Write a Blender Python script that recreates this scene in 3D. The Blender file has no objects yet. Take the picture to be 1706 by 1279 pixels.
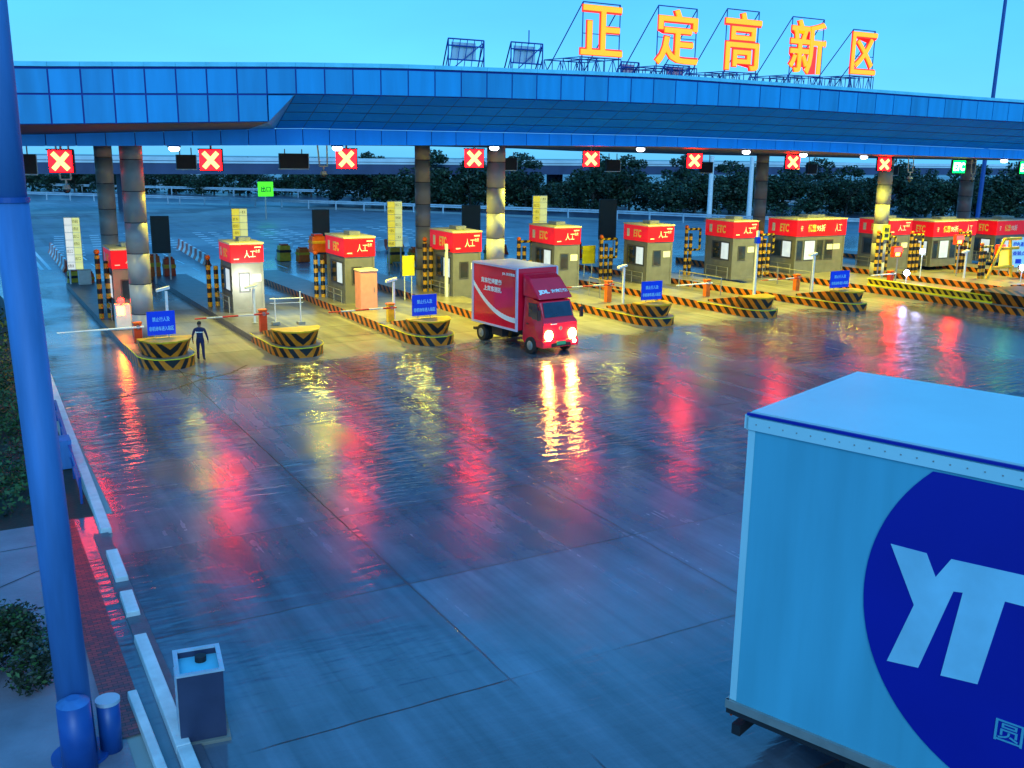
import bpy, math, random
from mathutils import Vector, Matrix
random.seed(7)
S = bpy.context.scene
C = S.collection
PI = math.pi

# ------------------------------------------------------------------ camera
cd = bpy.data.cameras.new('camera'); cam = bpy.data.objects.new('camera', cd); C.objects.link(cam)
cd.sensor_width = 36.0; cd.lens = 1640.0 / 1706.0 * 36.0; cd.clip_start = 0.1; cd.clip_end = 3000
pitch = math.atan(384.0 / 1640.0); yaw = math.radians(29.7); roll = 0.0129
cp, sp, cy_, sy = math.cos(pitch), math.sin(pitch), math.cos(yaw), math.sin(yaw)
R0 = Vector((cy_, -sy, 0)); FW = Vector((sy*cp, cy_*cp, -sp)); U0 = Vector((sy*sp, cy_*sp, cp))
RR = R0*math.cos(roll) + U0*math.sin(roll); UU = U0*math.cos(roll) - R0*math.sin(roll)
M = Matrix((RR, UU, -FW)).transposed().to_4x4(); M.translation = Vector((0, 0, 9.0))
cam.matrix_world = M
S.camera = cam

# ------------------------------------------------------------------ world, sun, exposure
W = bpy.data.worlds.new('World'); S.world = W; W.use_nodes = True
nt = W.node_tree; nt.nodes.clear()
sky = nt.nodes.new('ShaderNodeTexSky'); sky.sky_type = 'NISHITA'; sky.sun_disc = False
SUN_EL, SUN_ROT = 14.0, 200.0
sky.sun_elevation = math.radians(SUN_EL); sky.sun_rotation = math.radians(SUN_ROT)
sky.air_density = 1.0; sky.dust_density = 0.6; sky.ozone_density = 2.5
mul = nt.nodes.new('ShaderNodeMix'); mul.data_type = 'RGBA'; mul.blend_type = 'MULTIPLY'; mul.inputs[0].default_value = 1
mul.inputs[7].default_value = (0.17, 0.42, 0.60, 1)
# thin even cloud over the blue: a constant veil added to the clear sky
veil = nt.nodes.new('ShaderNodeMix'); veil.data_type = 'RGBA'; veil.blend_type = 'ADD'; veil.inputs[0].default_value = 1
wtc = nt.nodes.new('ShaderNodeTexCoord'); wmp = nt.nodes.new('ShaderNodeMapping'); wmp.inputs['Scale'].default_value = (1.2, 1.2, 4.0); nt.links.new(wtc.outputs['Generated'], wmp.inputs[0])
wno = nt.nodes.new('ShaderNodeTexNoise'); wno.inputs['Scale'].default_value = 2.2; wno.inputs['Detail'].default_value = 5; nt.links.new(wmp.outputs[0], wno.inputs['Vector'])
wrg = nt.nodes.new('ShaderNodeMapRange'); wrg.inputs[1].default_value = 0.3; wrg.inputs[2].default_value = 0.7; wrg.inputs[3].default_value = 0.78; wrg.inputs[4].default_value = 1.2; nt.links.new(wno.outputs['Fac'], wrg.inputs[0])
wsc = nt.nodes.new('ShaderNodeVectorMath'); wsc.operation = 'SCALE'; wsc.inputs[0].default_value = (0.20, 2.0, 4.7); nt.links.new(wrg.outputs[0], wsc.inputs['Scale']); nt.links.new(wsc.outputs[0], veil.inputs[7])
bg = nt.nodes.new('ShaderNodeBackground'); bg.inputs[1].default_value = 0.12
out = nt.nodes.new('ShaderNodeOutputWorld')
nt.links.new(sky.outputs[0], mul.inputs[6]); nt.links.new(mul.outputs[2], veil.inputs[6]); nt.links.new(veil.outputs[2], bg.inputs[0]); nt.links.new(bg.outputs[0], out.inputs[0])
sd = bpy.data.lights.new('sun', 'SUN'); sd.energy = 0.9; sd.angle = math.radians(25); sd.color = (0.45, 0.75, 1.0)
sun = bpy.data.objects.new('sun', sd); C.objects.link(sun)
# the sun lies behind the camera, low behind thin cloud
az = math.radians(SUN_ROT); el = math.radians(SUN_EL + 18)
sdir = Vector((math.sin(az)*math.cos(el), math.cos(az)*math.cos(el), math.sin(el)))
sun.rotation_euler = (-sdir).to_track_quat('-Z', 'Y').to_euler(); sun.location = (0, 0, 40)
S.view_settings.view_transform = 'Standard'; S.view_settings.look = 'None'
S.view_settings.exposure = 0.5; S.view_settings.gamma = 1.0
S.render.engine = 'CYCLES'
S.cycles.use_denoising = True
S.cycles.max_bounces = 5; S.cycles.diffuse_bounces = 2; S.cycles.glossy_bounces = 3
S.cycles.sample_clamp_indirect = 12.0; S.cycles.caustics_reflective = False; S.cycles.caustics_refractive = False

# ------------------------------------------------------------------ materials
def mat(name, col, rough=0.5, metal=0.0, var=0.12, nscale=1.5, bump=0.0, bscale=30, emit=None, estr=0.0, coat=0.0, spec=0.5, streak=False):
    m = bpy.data.materials.new(name); m.use_nodes = True; t = m.node_tree; b = t.nodes['Principled BSDF']
    b.inputs['Roughness'].default_value = rough; b.inputs['Metallic'].default_value = metal
    b.inputs['Coat Weight'].default_value = coat; b.inputs['Specular IOR Level'].default_value = spec
    tc = t.nodes.new('ShaderNodeTexCoord')
    n = t.nodes.new('ShaderNodeTexNoise'); n.inputs['Scale'].default_value = nscale; n.inputs['Detail'].default_value = 6
    if streak:
        mp = t.nodes.new('ShaderNodeMapping'); mp.inputs['Scale'].default_value = (1.6, 1.6, 0.18); t.links.new(tc.outputs['Object'], mp.inputs[0]); t.links.new(mp.outputs[0], n.inputs['Vector'])
    else: t.links.new(tc.outputs['Object'], n.inputs['Vector'])
    r = t.nodes.new('ShaderNodeMapRange'); r.inputs['From Min'].default_value = 0.3; r.inputs['From Max'].default_value = 0.7
    r.inputs['To Min'].default_value = 1 - var; r.inputs['To Max'].default_value = 1 + var
    t.links.new(n.outputs['Fac'], r.inputs['Value'])
    x = t.nodes.new('ShaderNodeVectorMath'); x.operation = 'SCALE'; x.inputs[0].default_value = col[:3]
    t.links.new(r.outputs[0], x.inputs['Scale']); t.links.new(x.outputs[0], b.inputs['Base Color'])
    if bump:
        n2 = t.nodes.new('ShaderNodeTexNoise'); n2.inputs['Scale'].default_value = bscale; n2.inputs['Detail'].default_value = 4
        t.links.new(tc.outputs['Object'], n2.inputs['Vector'])
        bp = t.nodes.new('ShaderNodeBump'); bp.inputs['Strength'].default_value = bump; bp.inputs['Distance'].default_value = 0.02
        t.links.new(n2.outputs['Fac'], bp.inputs['Height']); t.links.new(bp.outputs[0], b.inputs['Normal'])
    if emit:
        b.inputs['Emission Color'].default_value = (*emit, 1); b.inputs['Emission Strength'].default_value = estr
    return m

def stripe_mat(name, period=0.72, ca=(0.90, 0.23, 0.008), cb=(0.012, 0.010, 0.010), mode='nose'):
    m = bpy.data.materials.new(name); m.use_nodes = True; t = m.node_tree; b = t.nodes['Principled BSDF']
    b.inputs['Roughness'].default_value = 0.38
    tc = t.nodes.new('ShaderNodeTexCoord'); s = t.nodes.new('ShaderNodeSeparateXYZ'); t.links.new(tc.outputs['Object'], s.inputs[0])
    def mth(op, a, b2=None):
        q = t.nodes.new('ShaderNodeMath'); q.operation = op
        for k, v in enumerate((a, b2)):
            if v is None: continue
            if isinstance(v, (int, float)): q.inputs[k].default_value = v
            else: t.links.new(v, q.inputs[k])
        return q.outputs[0]
    if mode == 'nose':
        v = mth('SUBTRACT', mth('ADD', mth('ABSOLUTE', s.outputs[0]), s.outputs[1]), s.outputs[2])
    elif mode == 'z': v = s.outputs[2]
    elif mode == 'x': v = mth('ADD', s.outputs[0], s.outputs[1])
    elif mode == 'slant': v = mth('SUBTRACT', mth('ADD', s.outputs[1], s.outputs[0]), s.outputs[2])
    f = mth('FRACT', mth('DIVIDE', v, period)); g = mth('GREATER_THAN', f, 0.5)
    n = t.nodes.new('ShaderNodeTexNoise'); n.inputs['Scale'].default_value = 5; n.inputs['Detail'].default_value = 8
    t.links.new(tc.outputs['Object'], n.inputs['Vector'])
    mx = t.nodes.new('ShaderNodeMix'); mx.data_type = 'RGBA'; mx.inputs[6].default_value = (*ca, 1); mx.inputs[7].default_value = (*cb, 1)
    t.links.new(g, mx.inputs[0])
    m2 = t.nodes.new('ShaderNodeMix'); m2.data_type = 'RGBA'; m2.blend_type = 'MULTIPLY'; m2.inputs[0].default_value = 0.45
    t.links.new(mx.outputs[2], m2.inputs[6]); t.links.new(n.outputs['Fac'], m2.inputs[7])
    t.links.new(m2.outputs[2], b.inputs['Base Color'])
    return m

M_ = {}
M_['canopy'] = mat('canopy_panel', (0.008, 0.31, 0.66), 0.42, 0.0, 0.13, 1.3, streak=True)
M_['canopy2'] = mat('canopy_panel_weathered', (0.010, 0.27, 0.56), 0.5, 0.0, 0.16, 1.3, streak=True)
M_['canopy_low'] = mat('canopy_fascia', (0.002, 0.34, 0.95), 0.40, 0.0, 0.10, 1.0, streak=True)
M_['soffit'] = mat('canopy_soffit', (0.004, 0.33, 0.95), 0.85, 0, 0.08, 0.3, spec=0.08)
M_['joint'] = mat('canopy_joint', (0.004, 0.03, 0.28), 0.6)
M_['flash'] = mat('canopy_flashing', (0.15, 0.62, 0.82), 0.4)
M_['under'] = mat('canopy_underside', (0.03, 0.04, 0.09), 0.6)
M_['pillar'] = mat('pillar_cladding', (0.34, 0.34, 0.36), 0.42, 0.0, 0.10, 2)
M_['pjoint'] = mat('pillar_joint', (0.03, 0.03, 0.05), 0.6)
M_['steel'] = mat('brushed_steel', (0.36, 0.36, 0.34), 0.38, 0.45, 0.15, 3)
M_['booth'] = mat('booth_wall', (0.21, 0.21, 0.20), 0.4, 0.35, 0.12, 2)
M_['red'] = mat('booth_fascia_red', (0.75, 0.006, 0.018), 0.35, 0, 0.18, 2, emit=(0.9, 0.004, 0.012), estr=0.30)
M_['white'] = mat('white_paint', (0.78, 0.80, 0.82), 0.45, 0, 0.08, 4)
M_['cream'] = mat('cream_roof', (0.75, 0.70, 0.60), 0.5, 0, 0.1, 3)
M_['black'] = mat('black_plastic', (0.012, 0.012, 0.02), 0.5, 0, 0.2, 4)
M_['glass'] = mat('dark_glass', (0.02, 0.03, 0.06), 0.08, 0, 0.3, 2, spec=0.8)
M_['lamp_int'] = mat('lit_booth_glass', (0.25, 0.3, 0.35), 0.15, 0, 0.3, 2, emit=(0.70, 0.82, 0.9), estr=0.55)
M_['frame'] = mat('window_frame', (0.08, 0.08, 0.10), 0.4, 0.3)
M_['nose'] = stripe_mat('hazard_paint')
M_['postst'] = stripe_mat('hazard_bands', 0.52, (0.80, 0.42, 0.02), mode='z')
M_['railst'] = stripe_mat('hazard_rail', 0.5, (0.85, 0.55, 0.02), mode='slant')
M_['yellow'] = mat('yellow_paint', (0.80, 0.47, 0.02), 0.42, 0, 0.2, 3)
M_['ybright'] = mat('bright_yellow_board', (0.85, 0.78, 0.02), 0.45, 0, 0.1, 3)
M_['isl'] = mat('island_concrete', (0.22, 0.20, 0.17), 0.35, 0, 0.25, 1.5, 0.3, 20)
M_['kerbdark'] = mat('kerb_concrete', (0.10, 0.10, 0.13), 0.4, 0, 0.25, 2, 0.3, 15)
M_['orange'] = mat('orange_plastic', (0.85, 0.15, 0.01), 0.4, 0, 0.15, 4)
M_['ored'] = mat('orange_red_paint', (0.75, 0.06, 0.01), 0.38, 0, 0.12, 4)
M_['pink'] = mat('salmon_cabinet', (0.85, 0.30, 0.24), 0.4, 0, 0.08, 3)
M_['blue'] = mat('blue_sign', (0.004, 0.05, 0.75), 0.35, 0, 0.08, 3)
M_['cyan_txt'] = mat('sign_lettering', (0.35, 0.75, 0.95), 0.4)
M_['txt'] = mat('white_lettering', (0.85, 0.85, 0.85), 0.4)
M_['ytxt'] = mat('yellow_lettering', (0.95, 0.65, 0.15), 0.4)
M_['navy'] = mat('navy_uniform', (0.010, 0.014, 0.07), 0.8, 0, 0.2, 8)
M_['skin'] = mat('skin', (0.30, 0.16, 0.10), 0.55)
M_['hair'] = mat('black_hair', (0.010, 0.010, 0.012), 0.6)
M_['truck'] = mat('red_truck_paint', (0.88, 0.008, 0.040), 0.22, 0, 0.08, 1.5, coat=0.5)
M_['truck_roof'] = mat('truck_roof', (0.60, 0.55, 0.72), 0.3, 0, 0.15, 1)
M_['tyre'] = mat('rubber', (0.012, 0.012, 0.014), 0.7)
M_['chassis'] = mat('chassis', (0.015, 0.015, 0.02), 0.6)
M_['wtruck'] = mat('blue_cast_truck_panel', (0.090, 0.40, 0.54), 0.42, 0, 0.12, 1.2, streak=True)  # white truck: the blue cast of the light is put into the colour
M_['wroof'] = mat('blue_cast_truck_roof', (0.42, 0.68, 0.74), 0.3, 0, 0.07, 0.5)  # roof of the same white truck, blue light cast painted in
M_['logo'] = mat('logo_blue', (0.002, 0.008, 0.30), 0.35, 0, 0.1, 0.4)
M_['logo_txt'] = mat('logo_letter', (0.30, 0.62, 0.78), 0.4)
M_['mast'] = mat('mast_paint', (0.045, 0.165, 0.42), 0.6, 0, 0.25, 2.2, streak=True)
M_['mastd'] = mat('mast_paint_dark', (0.008, 0.07, 0.30), 0.4, 0, 0.14, 2.5)
M_['cabn'] = mat('grey_navy_cabinet', (0.035, 0.045, 0.10), 0.4, 0.2, 0.14, 2.5)
M_['kerbw'] = mat('white_kerb', (0.70, 0.72, 0.72), 0.4, 0, 0.15, 3, 0.3, 25)
M_['soil'] = mat('wet_soil', (0.020, 0.022, 0.018), 0.6, 0, 0.4, 1.5, 0.6, 12)
M_['grass'] = mat('grass_green', (0.030, 0.085, 0.018), 0.6, 0, 0.5, 1.0)
M_['leaf'] = mat('leaf_green', (0.012, 0.036, 0.020), 0.55, 0, 0.5, 0.8)
M_['leaf2'] = mat('leaf_green_pale', (0.022, 0.060, 0.024), 0.55, 0, 0.5, 0.8)
M_['bushleaf'] = mat('bush_leaf', (0.020, 0.030, 0.014), 0.6, 0, 0.5, 3)
M_['bark'] = mat('bark', (0.05, 0.04, 0.035), 0.8, 0, 0.3, 6)
M_['rail'] = mat('galvanised_rail', (0.48, 0.58, 0.68), 0.35, 0.3, 0.15, 1)
M_['viaduct'] = mat('viaduct_parapet', (0.62, 0.72, 0.78), 0.6, 0, 0.12, 0.3)
M_['girder'] = mat('viaduct_girder', (0.05, 0.07, 0.15), 0.7, 0, 0.2, 0.3)
M_['fieldm'] = mat('hazed_field', (0.30, 0.36, 0.36), 0.8, 0, 0.35, 0.03)  # paleness of distant haze painted into the ground colour
M_['glyph'] = mat('lit_letter_face', (0.9, 0.4, 0.02), 0.4, emit=(1.0, 0.36, 0.005), estr=0.85)
M_['glyph_edge'] = mat('lit_letter_edge', (0.8, 0.05, 0.02), 0.4, emit=(1.0, 0.02, 0.02), estr=0.7)
M_['truss'] = mat('sign_truss_paint', (0.012, 0.06, 0.32), 0.5)
M_['xglow'] = mat('cross_lamp', (1, 0.5, 0.3), 0.4, emit=(1.0, 0.42, 0.10), estr=3.4)
M_['xhalo'] = mat('cross_halo_panel', (0.3, 0.0, 0.0), 0.4, emit=(1.0, 0.0006, 0.0012), estr=45)  # red emission of the backing stands in for the halo round the cross
M_['gglow'] = mat('green_lamp', (0.3, 1, 0.5), 0.4, emit=(0.5, 1.0, 0.6), estr=6)
M_['gface'] = mat('green_panel', (0.0, 0.2, 0.02), 0.4, emit=(0.0, 0.6, 0.05), estr=7)
M_['gsign'] = mat('green_lit_board', (0.05, 0.5, 0.02), 0.4, emit=(0.08, 0.9, 0.01), estr=0.9)
M_['lum'] = mat('luminaire', (0.9, 0.9, 1), 0.4, emit=(0.80, 0.85, 1.0), estr=9)
M_['head'] = mat('headlight', (1, 0.9, 0.8), 0.2, emit=(1.0, 0.42, 0.06), estr=250)
M_['fog'] = mat('fog_lamp', (1, 0.9, 0.8), 0.2, emit=(1.0, 0.7, 0.5), estr=12)
M_['board_lit'] = mat('lit_board_face', (0.8, 0.8, 0.4), 0.4, var=0.3, nscale=0.8, emit=(0.85, 0.90, 0.30), estr=0.5)
M_['board_y'] = mat('lit_board_yellow', (0.8, 0.75, 0.1), 0.4, var=0.3, nscale=0.8, emit=(0.95, 0.80, 0.06), estr=0.5)
M_['board_w'] = mat('lit_board_white', (0.8, 0.8, 0.7), 0.4, emit=(0.9, 0.92, 0.88), estr=0.5)
M_['board_g'] = mat('lit_board_green', (0.3, 0.8, 0.0), 0.4, emit=(0.25, 0.9, 0.0), estr=0.8)
M_['board_dk'] = mat('board_back', (0.012, 0.035, 0.055), 0.5)
M_['redlamp'] = mat('red_lamp', (1, 0.1, 0.05), 0.3, emit=(1.0, 0.0012, 0.0012), estr=110)
M_['amber'] = mat('amber_lamp', (1, 0.5, 0.1), 0.3, emit=(1.0, 0.35, 0.02), estr=25)
M_['bluelamp'] = mat('blue_white_lamp', (0.6, 0.6, 1), 0.3, emit=(0.5, 0.5, 1.0), estr=32)
M_['plate'] = mat('green_plate', (0.03, 0.35, 0.16), 0.4)
M_['bldg'] = mat('far_wall', (0.35, 0.40, 0.45), 0.7, 0, 0.2, 0.2)
M_['info'] = mat('info_board', (0.30, 0.62, 0.80), 0.4, emit=(0.15, 0.42, 0.6), estr=0.35)
M_['redtile'] = None

def wet_ground():
    m = bpy.data.materials.new('wet_concrete'); m.use_nodes = True; t = m.node_tree; b = t.nodes['Principled BSDF']
    L = t.links.new
    geo = t.nodes.new('ShaderNodeNewGeometry'); sep = t.nodes.new('ShaderNodeSeparateXYZ'); L(geo.outputs['Position'], sep.inputs[0])
    def mth(op, a, b2=None, c=None):
        q = t.nodes.new('ShaderNodeMath'); q.operation = op
        for k, v in enumerate((a, b2, c)):
            if v is None: continue
            if isinstance(v, (int, float)): q.inputs[k].default_value = v
            else: L(v, q.inputs[k])
        return q.outputs[0]
    def noise(scale, detail=4, rough=0.5, vec=None, dist=0):
        n = t.nodes.new('ShaderNodeTexNoise'); n.inputs['Scale'].default_value = scale; n.inputs['Detail'].default_value = detail
        n.inputs['Roughness'].default_value = rough; n.inputs['Distortion'].default_value = dist
        L(vec if vec else geo.outputs['Position'], n.inputs['Vector']); return n.outputs['Fac']
    def ramp(v, a, b2, c=0.0, d=1.0):
        r = t.nodes.new('ShaderNodeMapRange'); r.inputs[1].default_value = a; r.inputs[2].default_value = b2
        r.inputs[3].default_value = c; r.inputs[4].default_value = d; L(v, r.inputs[0]); return r.outputs[0]
    # wobbling slab joints: lines across (constant y) and along (constant x)
    wob = mth('MULTIPLY', mth('SUBTRACT', noise(0.9, 5, 0.6), 0.5), 0.10)
    def joints(coord, off, per, w):
        a = mth('ADD', mth('SUBTRACT', coord, off), wob)
        f = mth('ABSOLUTE', mth('SUBTRACT', mth('FRACT', mth('ADD', mth('DIVIDE', a, per), 0.5)), 0.5))
        return mth('LESS_THAN', mth('MULTIPLY', f, per), w)
    jy = joints(sep.outputs[1], 13.6, 4.45, 0.019); jx = joints(sep.outputs[0], 7.8, 5.95, 0.019)
    near = mth('LESS_THAN', sep.outputs[1], 62)
    j = mth('MULTIPLY', mth('MAXIMUM', jy, jx), near)
    fade = ramp(noise(0.28, 2), 0.36, 0.46)
    j = mth('MULTIPLY', j, fade)
    # slab to slab tone
    vx = mth('FLOOR', mth('DIVIDE', mth('SUBTRACT', sep.outputs[0], 7.8), 5.95)); vy = mth('FLOOR', mth('DIVIDE', mth('SUBTRACT', sep.outputs[1], 13.6), 4.45))
    cmb = t.nodes.new('ShaderNodeCombineXYZ'); L(vx, cmb.inputs[0]); L(vy, cmb.inputs[1])
    wn = t.nodes.new('ShaderNodeTexWhiteNoise'); wn.noise_dimensions = '2D'; L(cmb.outputs[0], wn.inputs['Vector'])
    tone = ramp(wn.outputs['Value'], 0, 1, 0.78, 1.2)
    mt = t.nodes.new('ShaderNodeMapping'); mt.inputs['Scale'].default_value = (1.5, 0.045, 1); L(geo.outputs['Position'], mt.inputs[0])
    trk = noise(1.0, 4, 0.6, mt.outputs[0])
    st = mth('MULTIPLY', ramp(noise(0.35, 8, 0.65), 0.3, 0.7, 0.7, 1.3), mth('MULTIPLY', tone, ramp(trk, 0.35, 0.65, 0.68, 1.25)))
    colr = t.nodes.new('ShaderNodeVectorMath'); colr.operation = 'SCALE'; colr.inputs[0].default_value = (0.105, 0.138, 0.185); L(st, colr.inputs['Scale'])
    # the canopy keeps a ragged strip of the concrete nearly dry (and paler)
    yy = mth('ADD', sep.outputs[1], mth('MULTIPLY', mth('SUBTRACT', noise(0.22, 4, 0.6), 0.5), 9.0))
    dry = mth('MULTIPLY', ramp(yy, 40.5, 42.0), ramp(yy, 66, 60)); dry = mth('MULTIPLY', dry, ramp(sep.outputs[0], 6.0, 9.0))
    dmx = t.nodes.new('ShaderNodeMix'); dmx.data_type = 'RGBA'; L(dry, dmx.inputs[0]); L(colr.outputs[0], dmx.inputs[6])
    c2 = t.nodes.new('ShaderNodeVectorMath'); c2.operation = 'SCALE'; c2.inputs[0].default_value = (0.22, 0.21, 0.19); L(st, c2.inputs['Scale']); L(c2.outputs[0], dmx.inputs[7])
    mx = t.nodes.new('ShaderNodeMix'); mx.data_type = 'RGBA'; L(j, mx.inputs[0]); L(dmx.outputs[2], mx.inputs[6]); mx.inputs[7].default_value = (0.008, 0.009, 0.012, 1)
    L(mx.outputs[2], b.inputs['Base Color'])
    # wetness: standing water patches (mirror, rippled) and damp film (soft)
    pud = ramp(noise(0.085, 3, 0.55), 0.43, 0.52)
    pd2 = ramp(noise(0.6, 5, 0.6), 0.35, 0.65, 0.0, 1.0)
    rgh = mth('ADD', mth('ADD', mth('MULTIPLY', mth('SUBTRACT', 1.0, pud), 0.17), 0.045), mth('MULTIPLY', pd2, 0.05))
    rgh = mth('ADD', rgh, mth('MULTIPLY', ramp(trk, 0.5, 0.7), 0.06))
    rgh = mth('ADD', rgh, mth('MULTIPLY', j, 0.4))
    rgh = mth('ADD', rgh, ramp(sep.outputs[1], 72, 90, 0.0, 0.28))
    rgh = mth('ADD', rgh, mth('MULTIPLY', dry, 0.30))
    L(rgh, b.inputs['Roughness']); b.inputs['IOR'].default_value = 1.5; b.inputs['Specular IOR Level'].default_value = 0.85
    L(mth('MULTIPLY', mth('MULTIPLY', mth('SUBTRACT', 1.0, dry), ramp(pud, 0, 1, 0.70, 0.12)), ramp(sep.outputs[1], 72, 90, 1, 0.1)), b.inputs['Coat Weight']); b.inputs['Coat Roughness'].default_value = 0.20
    # ripples, crests roughly along x
    mp = t.nodes.new('ShaderNodeMapping'); mp.inputs['Rotation'].default_value = (0, 0, math.radians(24)); mp.inputs['Scale'].default_value = (0.6, 2.5, 1)
    L(geo.outputs['Position'], mp.inputs[0])
    rip = noise(1.25, 4, 0.55, mp.outputs[0], 0.3)
    fine = noise(40, 3, 0.6)
    h = mth('ADD', mth('MULTIPLY', mth('MULTIPLY', rip, mth('MULTIPLY', ramp(pud, 0, 1, 0.15, 1.0), mth('MULTIPLY', mth('MULTIPLY', ramp(sep.outputs[1], 60, 85, 1, 0.12), ramp(sep.outputs[1], 17, 28, 0.22, 1.0)), mth('SUBTRACT', 1.0, mth('MULTIPLY', dry, 0.95))))), 0.085), mth('MULTIPLY', fine, 0.0009))
    h = mth('SUBTRACT', h, mth('MULTIPLY', j, 0.006))
    bp = t.nodes.new('ShaderNodeBump'); bp.inputs['Strength'].default_value = 1.0; bp.inputs['Distance'].default_value = 1.0
    L(h, bp.inputs['Height']); L(bp.outputs[0], b.inputs['Normal']); 
    return m
M_['wet'] = wet_ground()

def tile_mat():
    m = bpy.data.materials.new('red_paving'); m.use_nodes = True; t = m.node_tree; b = t.nodes['Principled BSDF']; L = t.links.new
    b.inputs['Roughness'].default_value = 0.3
    geo = t.nodes.new('ShaderNodeNewGeometry')
    br = t.nodes.new('ShaderNodeTexBrick'); br.inputs['Scale'].default_value = 3.0; br.inputs['Mortar Size'].default_value = 0.02
    br.inputs['Color1'].default_value = (0.50, 0.06, 0.06, 1); br.inputs['Color2'].default_value = (0.10, 0.05, 0.07, 1); br.inputs['Mortar'].default_value = (0.01, 0.01, 0.015, 1)
    br.inputs['Bias'].default_value = 0.1
    L(geo.outputs['Position'], br.inputs['Vector']); L(br.outputs[0], b.inputs['Base Color'])
    return m
M_['redtile'] = tile_mat()

# ------------------------------------------------------------------ mesh helpers
class MB:
    def __init__(s): s.v = []; s.f = []; s.m = []
    def face(s, pts, m=0):
        k = len(s.v); s.v += [tuple(p) for p in pts]; s.f.append(tuple(range(k, k+len(pts)))); s.m.append(m); return s
    def box(s, x0, x1, y0, y1, z0, z1, m=0):
        k = len(s.v)
        s.v += [(x0,y0,z0),(x1,y0,z0),(x1,y1,z0),(x0,y1,z0),(x0,y0,z1),(x1,y0,z1),(x1,y1,z1),(x0,y1,z1)]
        for f in ((0,3,2,1),(4,5,6,7),(0,1,5,4),(1,2,6,5),(2,3,7,6),(3,0,4,7)): s.f.append(tuple(k+i for i in f)); s.m.append(m)
        return s
    def prism(s, poly, h0, h1, axis='z', m=0):
        """poly of (a,b) extruded between h0 and h1 along axis; a,b = (x,y) / (x,z) for y / (y,z) for x"""
        def P(a, b, h): return (a, b, h) if axis == 'z' else ((a, h, b) if axis == 'y' else (h, a, b))
        k = len(s.v); n = len(poly)
        s.v += [P(a, b, h0) for a, b in poly] + [P(a, b, h1) for a, b in poly]
        s.f.append(tuple(range(k+n-1, k-1, -1))); s.m.append(m); s.f.append(tuple(range(k+n, k+2*n))); s.m.append(m)
        for i in range(n):
            q = (i+1) % n; s.f.append((k+i, k+q, k+n+q, k+n+i)); s.m.append(m)
        return s
    def loft(s, a, b, m=0, cap=True):
        k = len(s.v); n = len(a); s.v += [tuple(p) for p in a] + [tuple(p) for p in b]
        for i in range(n):
            q = (i+1) % n; s.f.append((k+i, k+q, k+n+q, k+n+i)); s.m.append(m)
        if cap:
            s.f.append(tuple(range(k+n-1, k-1, -1))); s.m.append(m); s.f.append(tuple(range(k+n, k+2*n))); s.m.append(m)
        return s
    def tube(s, p0, p1, r0, r1=None, n=10, m=0, cap=True):
        r1 = r0 if r1 is None else r1; p0 = Vector(p0); p1 = Vector(p1); d = (p1-p0).normalized()
        a = d.orthogonal().normalized(); b = d.cross(a)
        A = [p0 + (a*math.cos(2*PI*i/n) + b*math.sin(2*PI*i/n))*r0 for i in range(n)]
        B = [p1 + (a*math.cos(2*PI*i/n) + b*math.sin(2*PI*i/n))*r1 for i in range(n)]
        return s.loft(A, B, m, cap)
    def sphere(s, c, r, m=0, n=8, sc=(1,1,1)):
        k = len(s.v); rings = n//2+1
        for i in range(1, rings):
            th = PI*i/rings
            for j in range(n):
                ph = 2*PI*j/n; s.v.append((c[0]+r*sc[0]*math.sin(th)*math.cos(ph), c[1]+r*sc[1]*math.sin(th)*math.sin(ph), c[2]+r*sc[2]*math.cos(th)))
        for i in range(rings-2):
            for j in range(n):
                s.f.append((k+i*n+j, k+(i+1)*n+j, k+(i+1)*n+(j+1)%n, k+i*n+(j+1)%n)); s.m.append(m)
        s.f.append(tuple(k+j for j in range(n))); s.m.append(m)
        s.f.append(tuple(k+(rings-2)*n+n-1-j for j in range(n))); s.m.append(m)
        return s
    def add(s, verts, faces, m=0):
        k = len(s.v); s.v += [tuple(v) for v in verts]
        for f in faces: s.f.append(tuple(k+i for i in f)); s.m.append(m)
        return s
    def build(s, name, mats, parent=None, loc=(0,0,0), smooth=False, bevel=0.0, flip=True):
        me = bpy.data.meshes.new(name); me.from_pydata(s.v, [], s.f)
        for mm in (mats if isinstance(mats, (list, tuple)) else [mats]): me.materials.append(M_[mm] if isinstance(mm, str) else mm)
        for p, i in zip(me.polygons, s.m): p.material_index = i; p.use_smooth = smooth
        me.update()
        if flip:
            import bmesh
            bm = bmesh.new(); bm.from_mesh(me); bmesh.ops.recalc_face_normals(bm, faces=bm.faces); bm.to_mesh(me); bm.free()
        o = bpy.data.objects.new(name, me); C.objects.link(o); o.location = loc
        if parent: o.parent = parent
        if bevel:
            b = o.modifiers.new('bevel', 'BEVEL'); b.width = bevel; b.segments = 2; b.limit_method = 'ANGLE'
        return o

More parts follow.
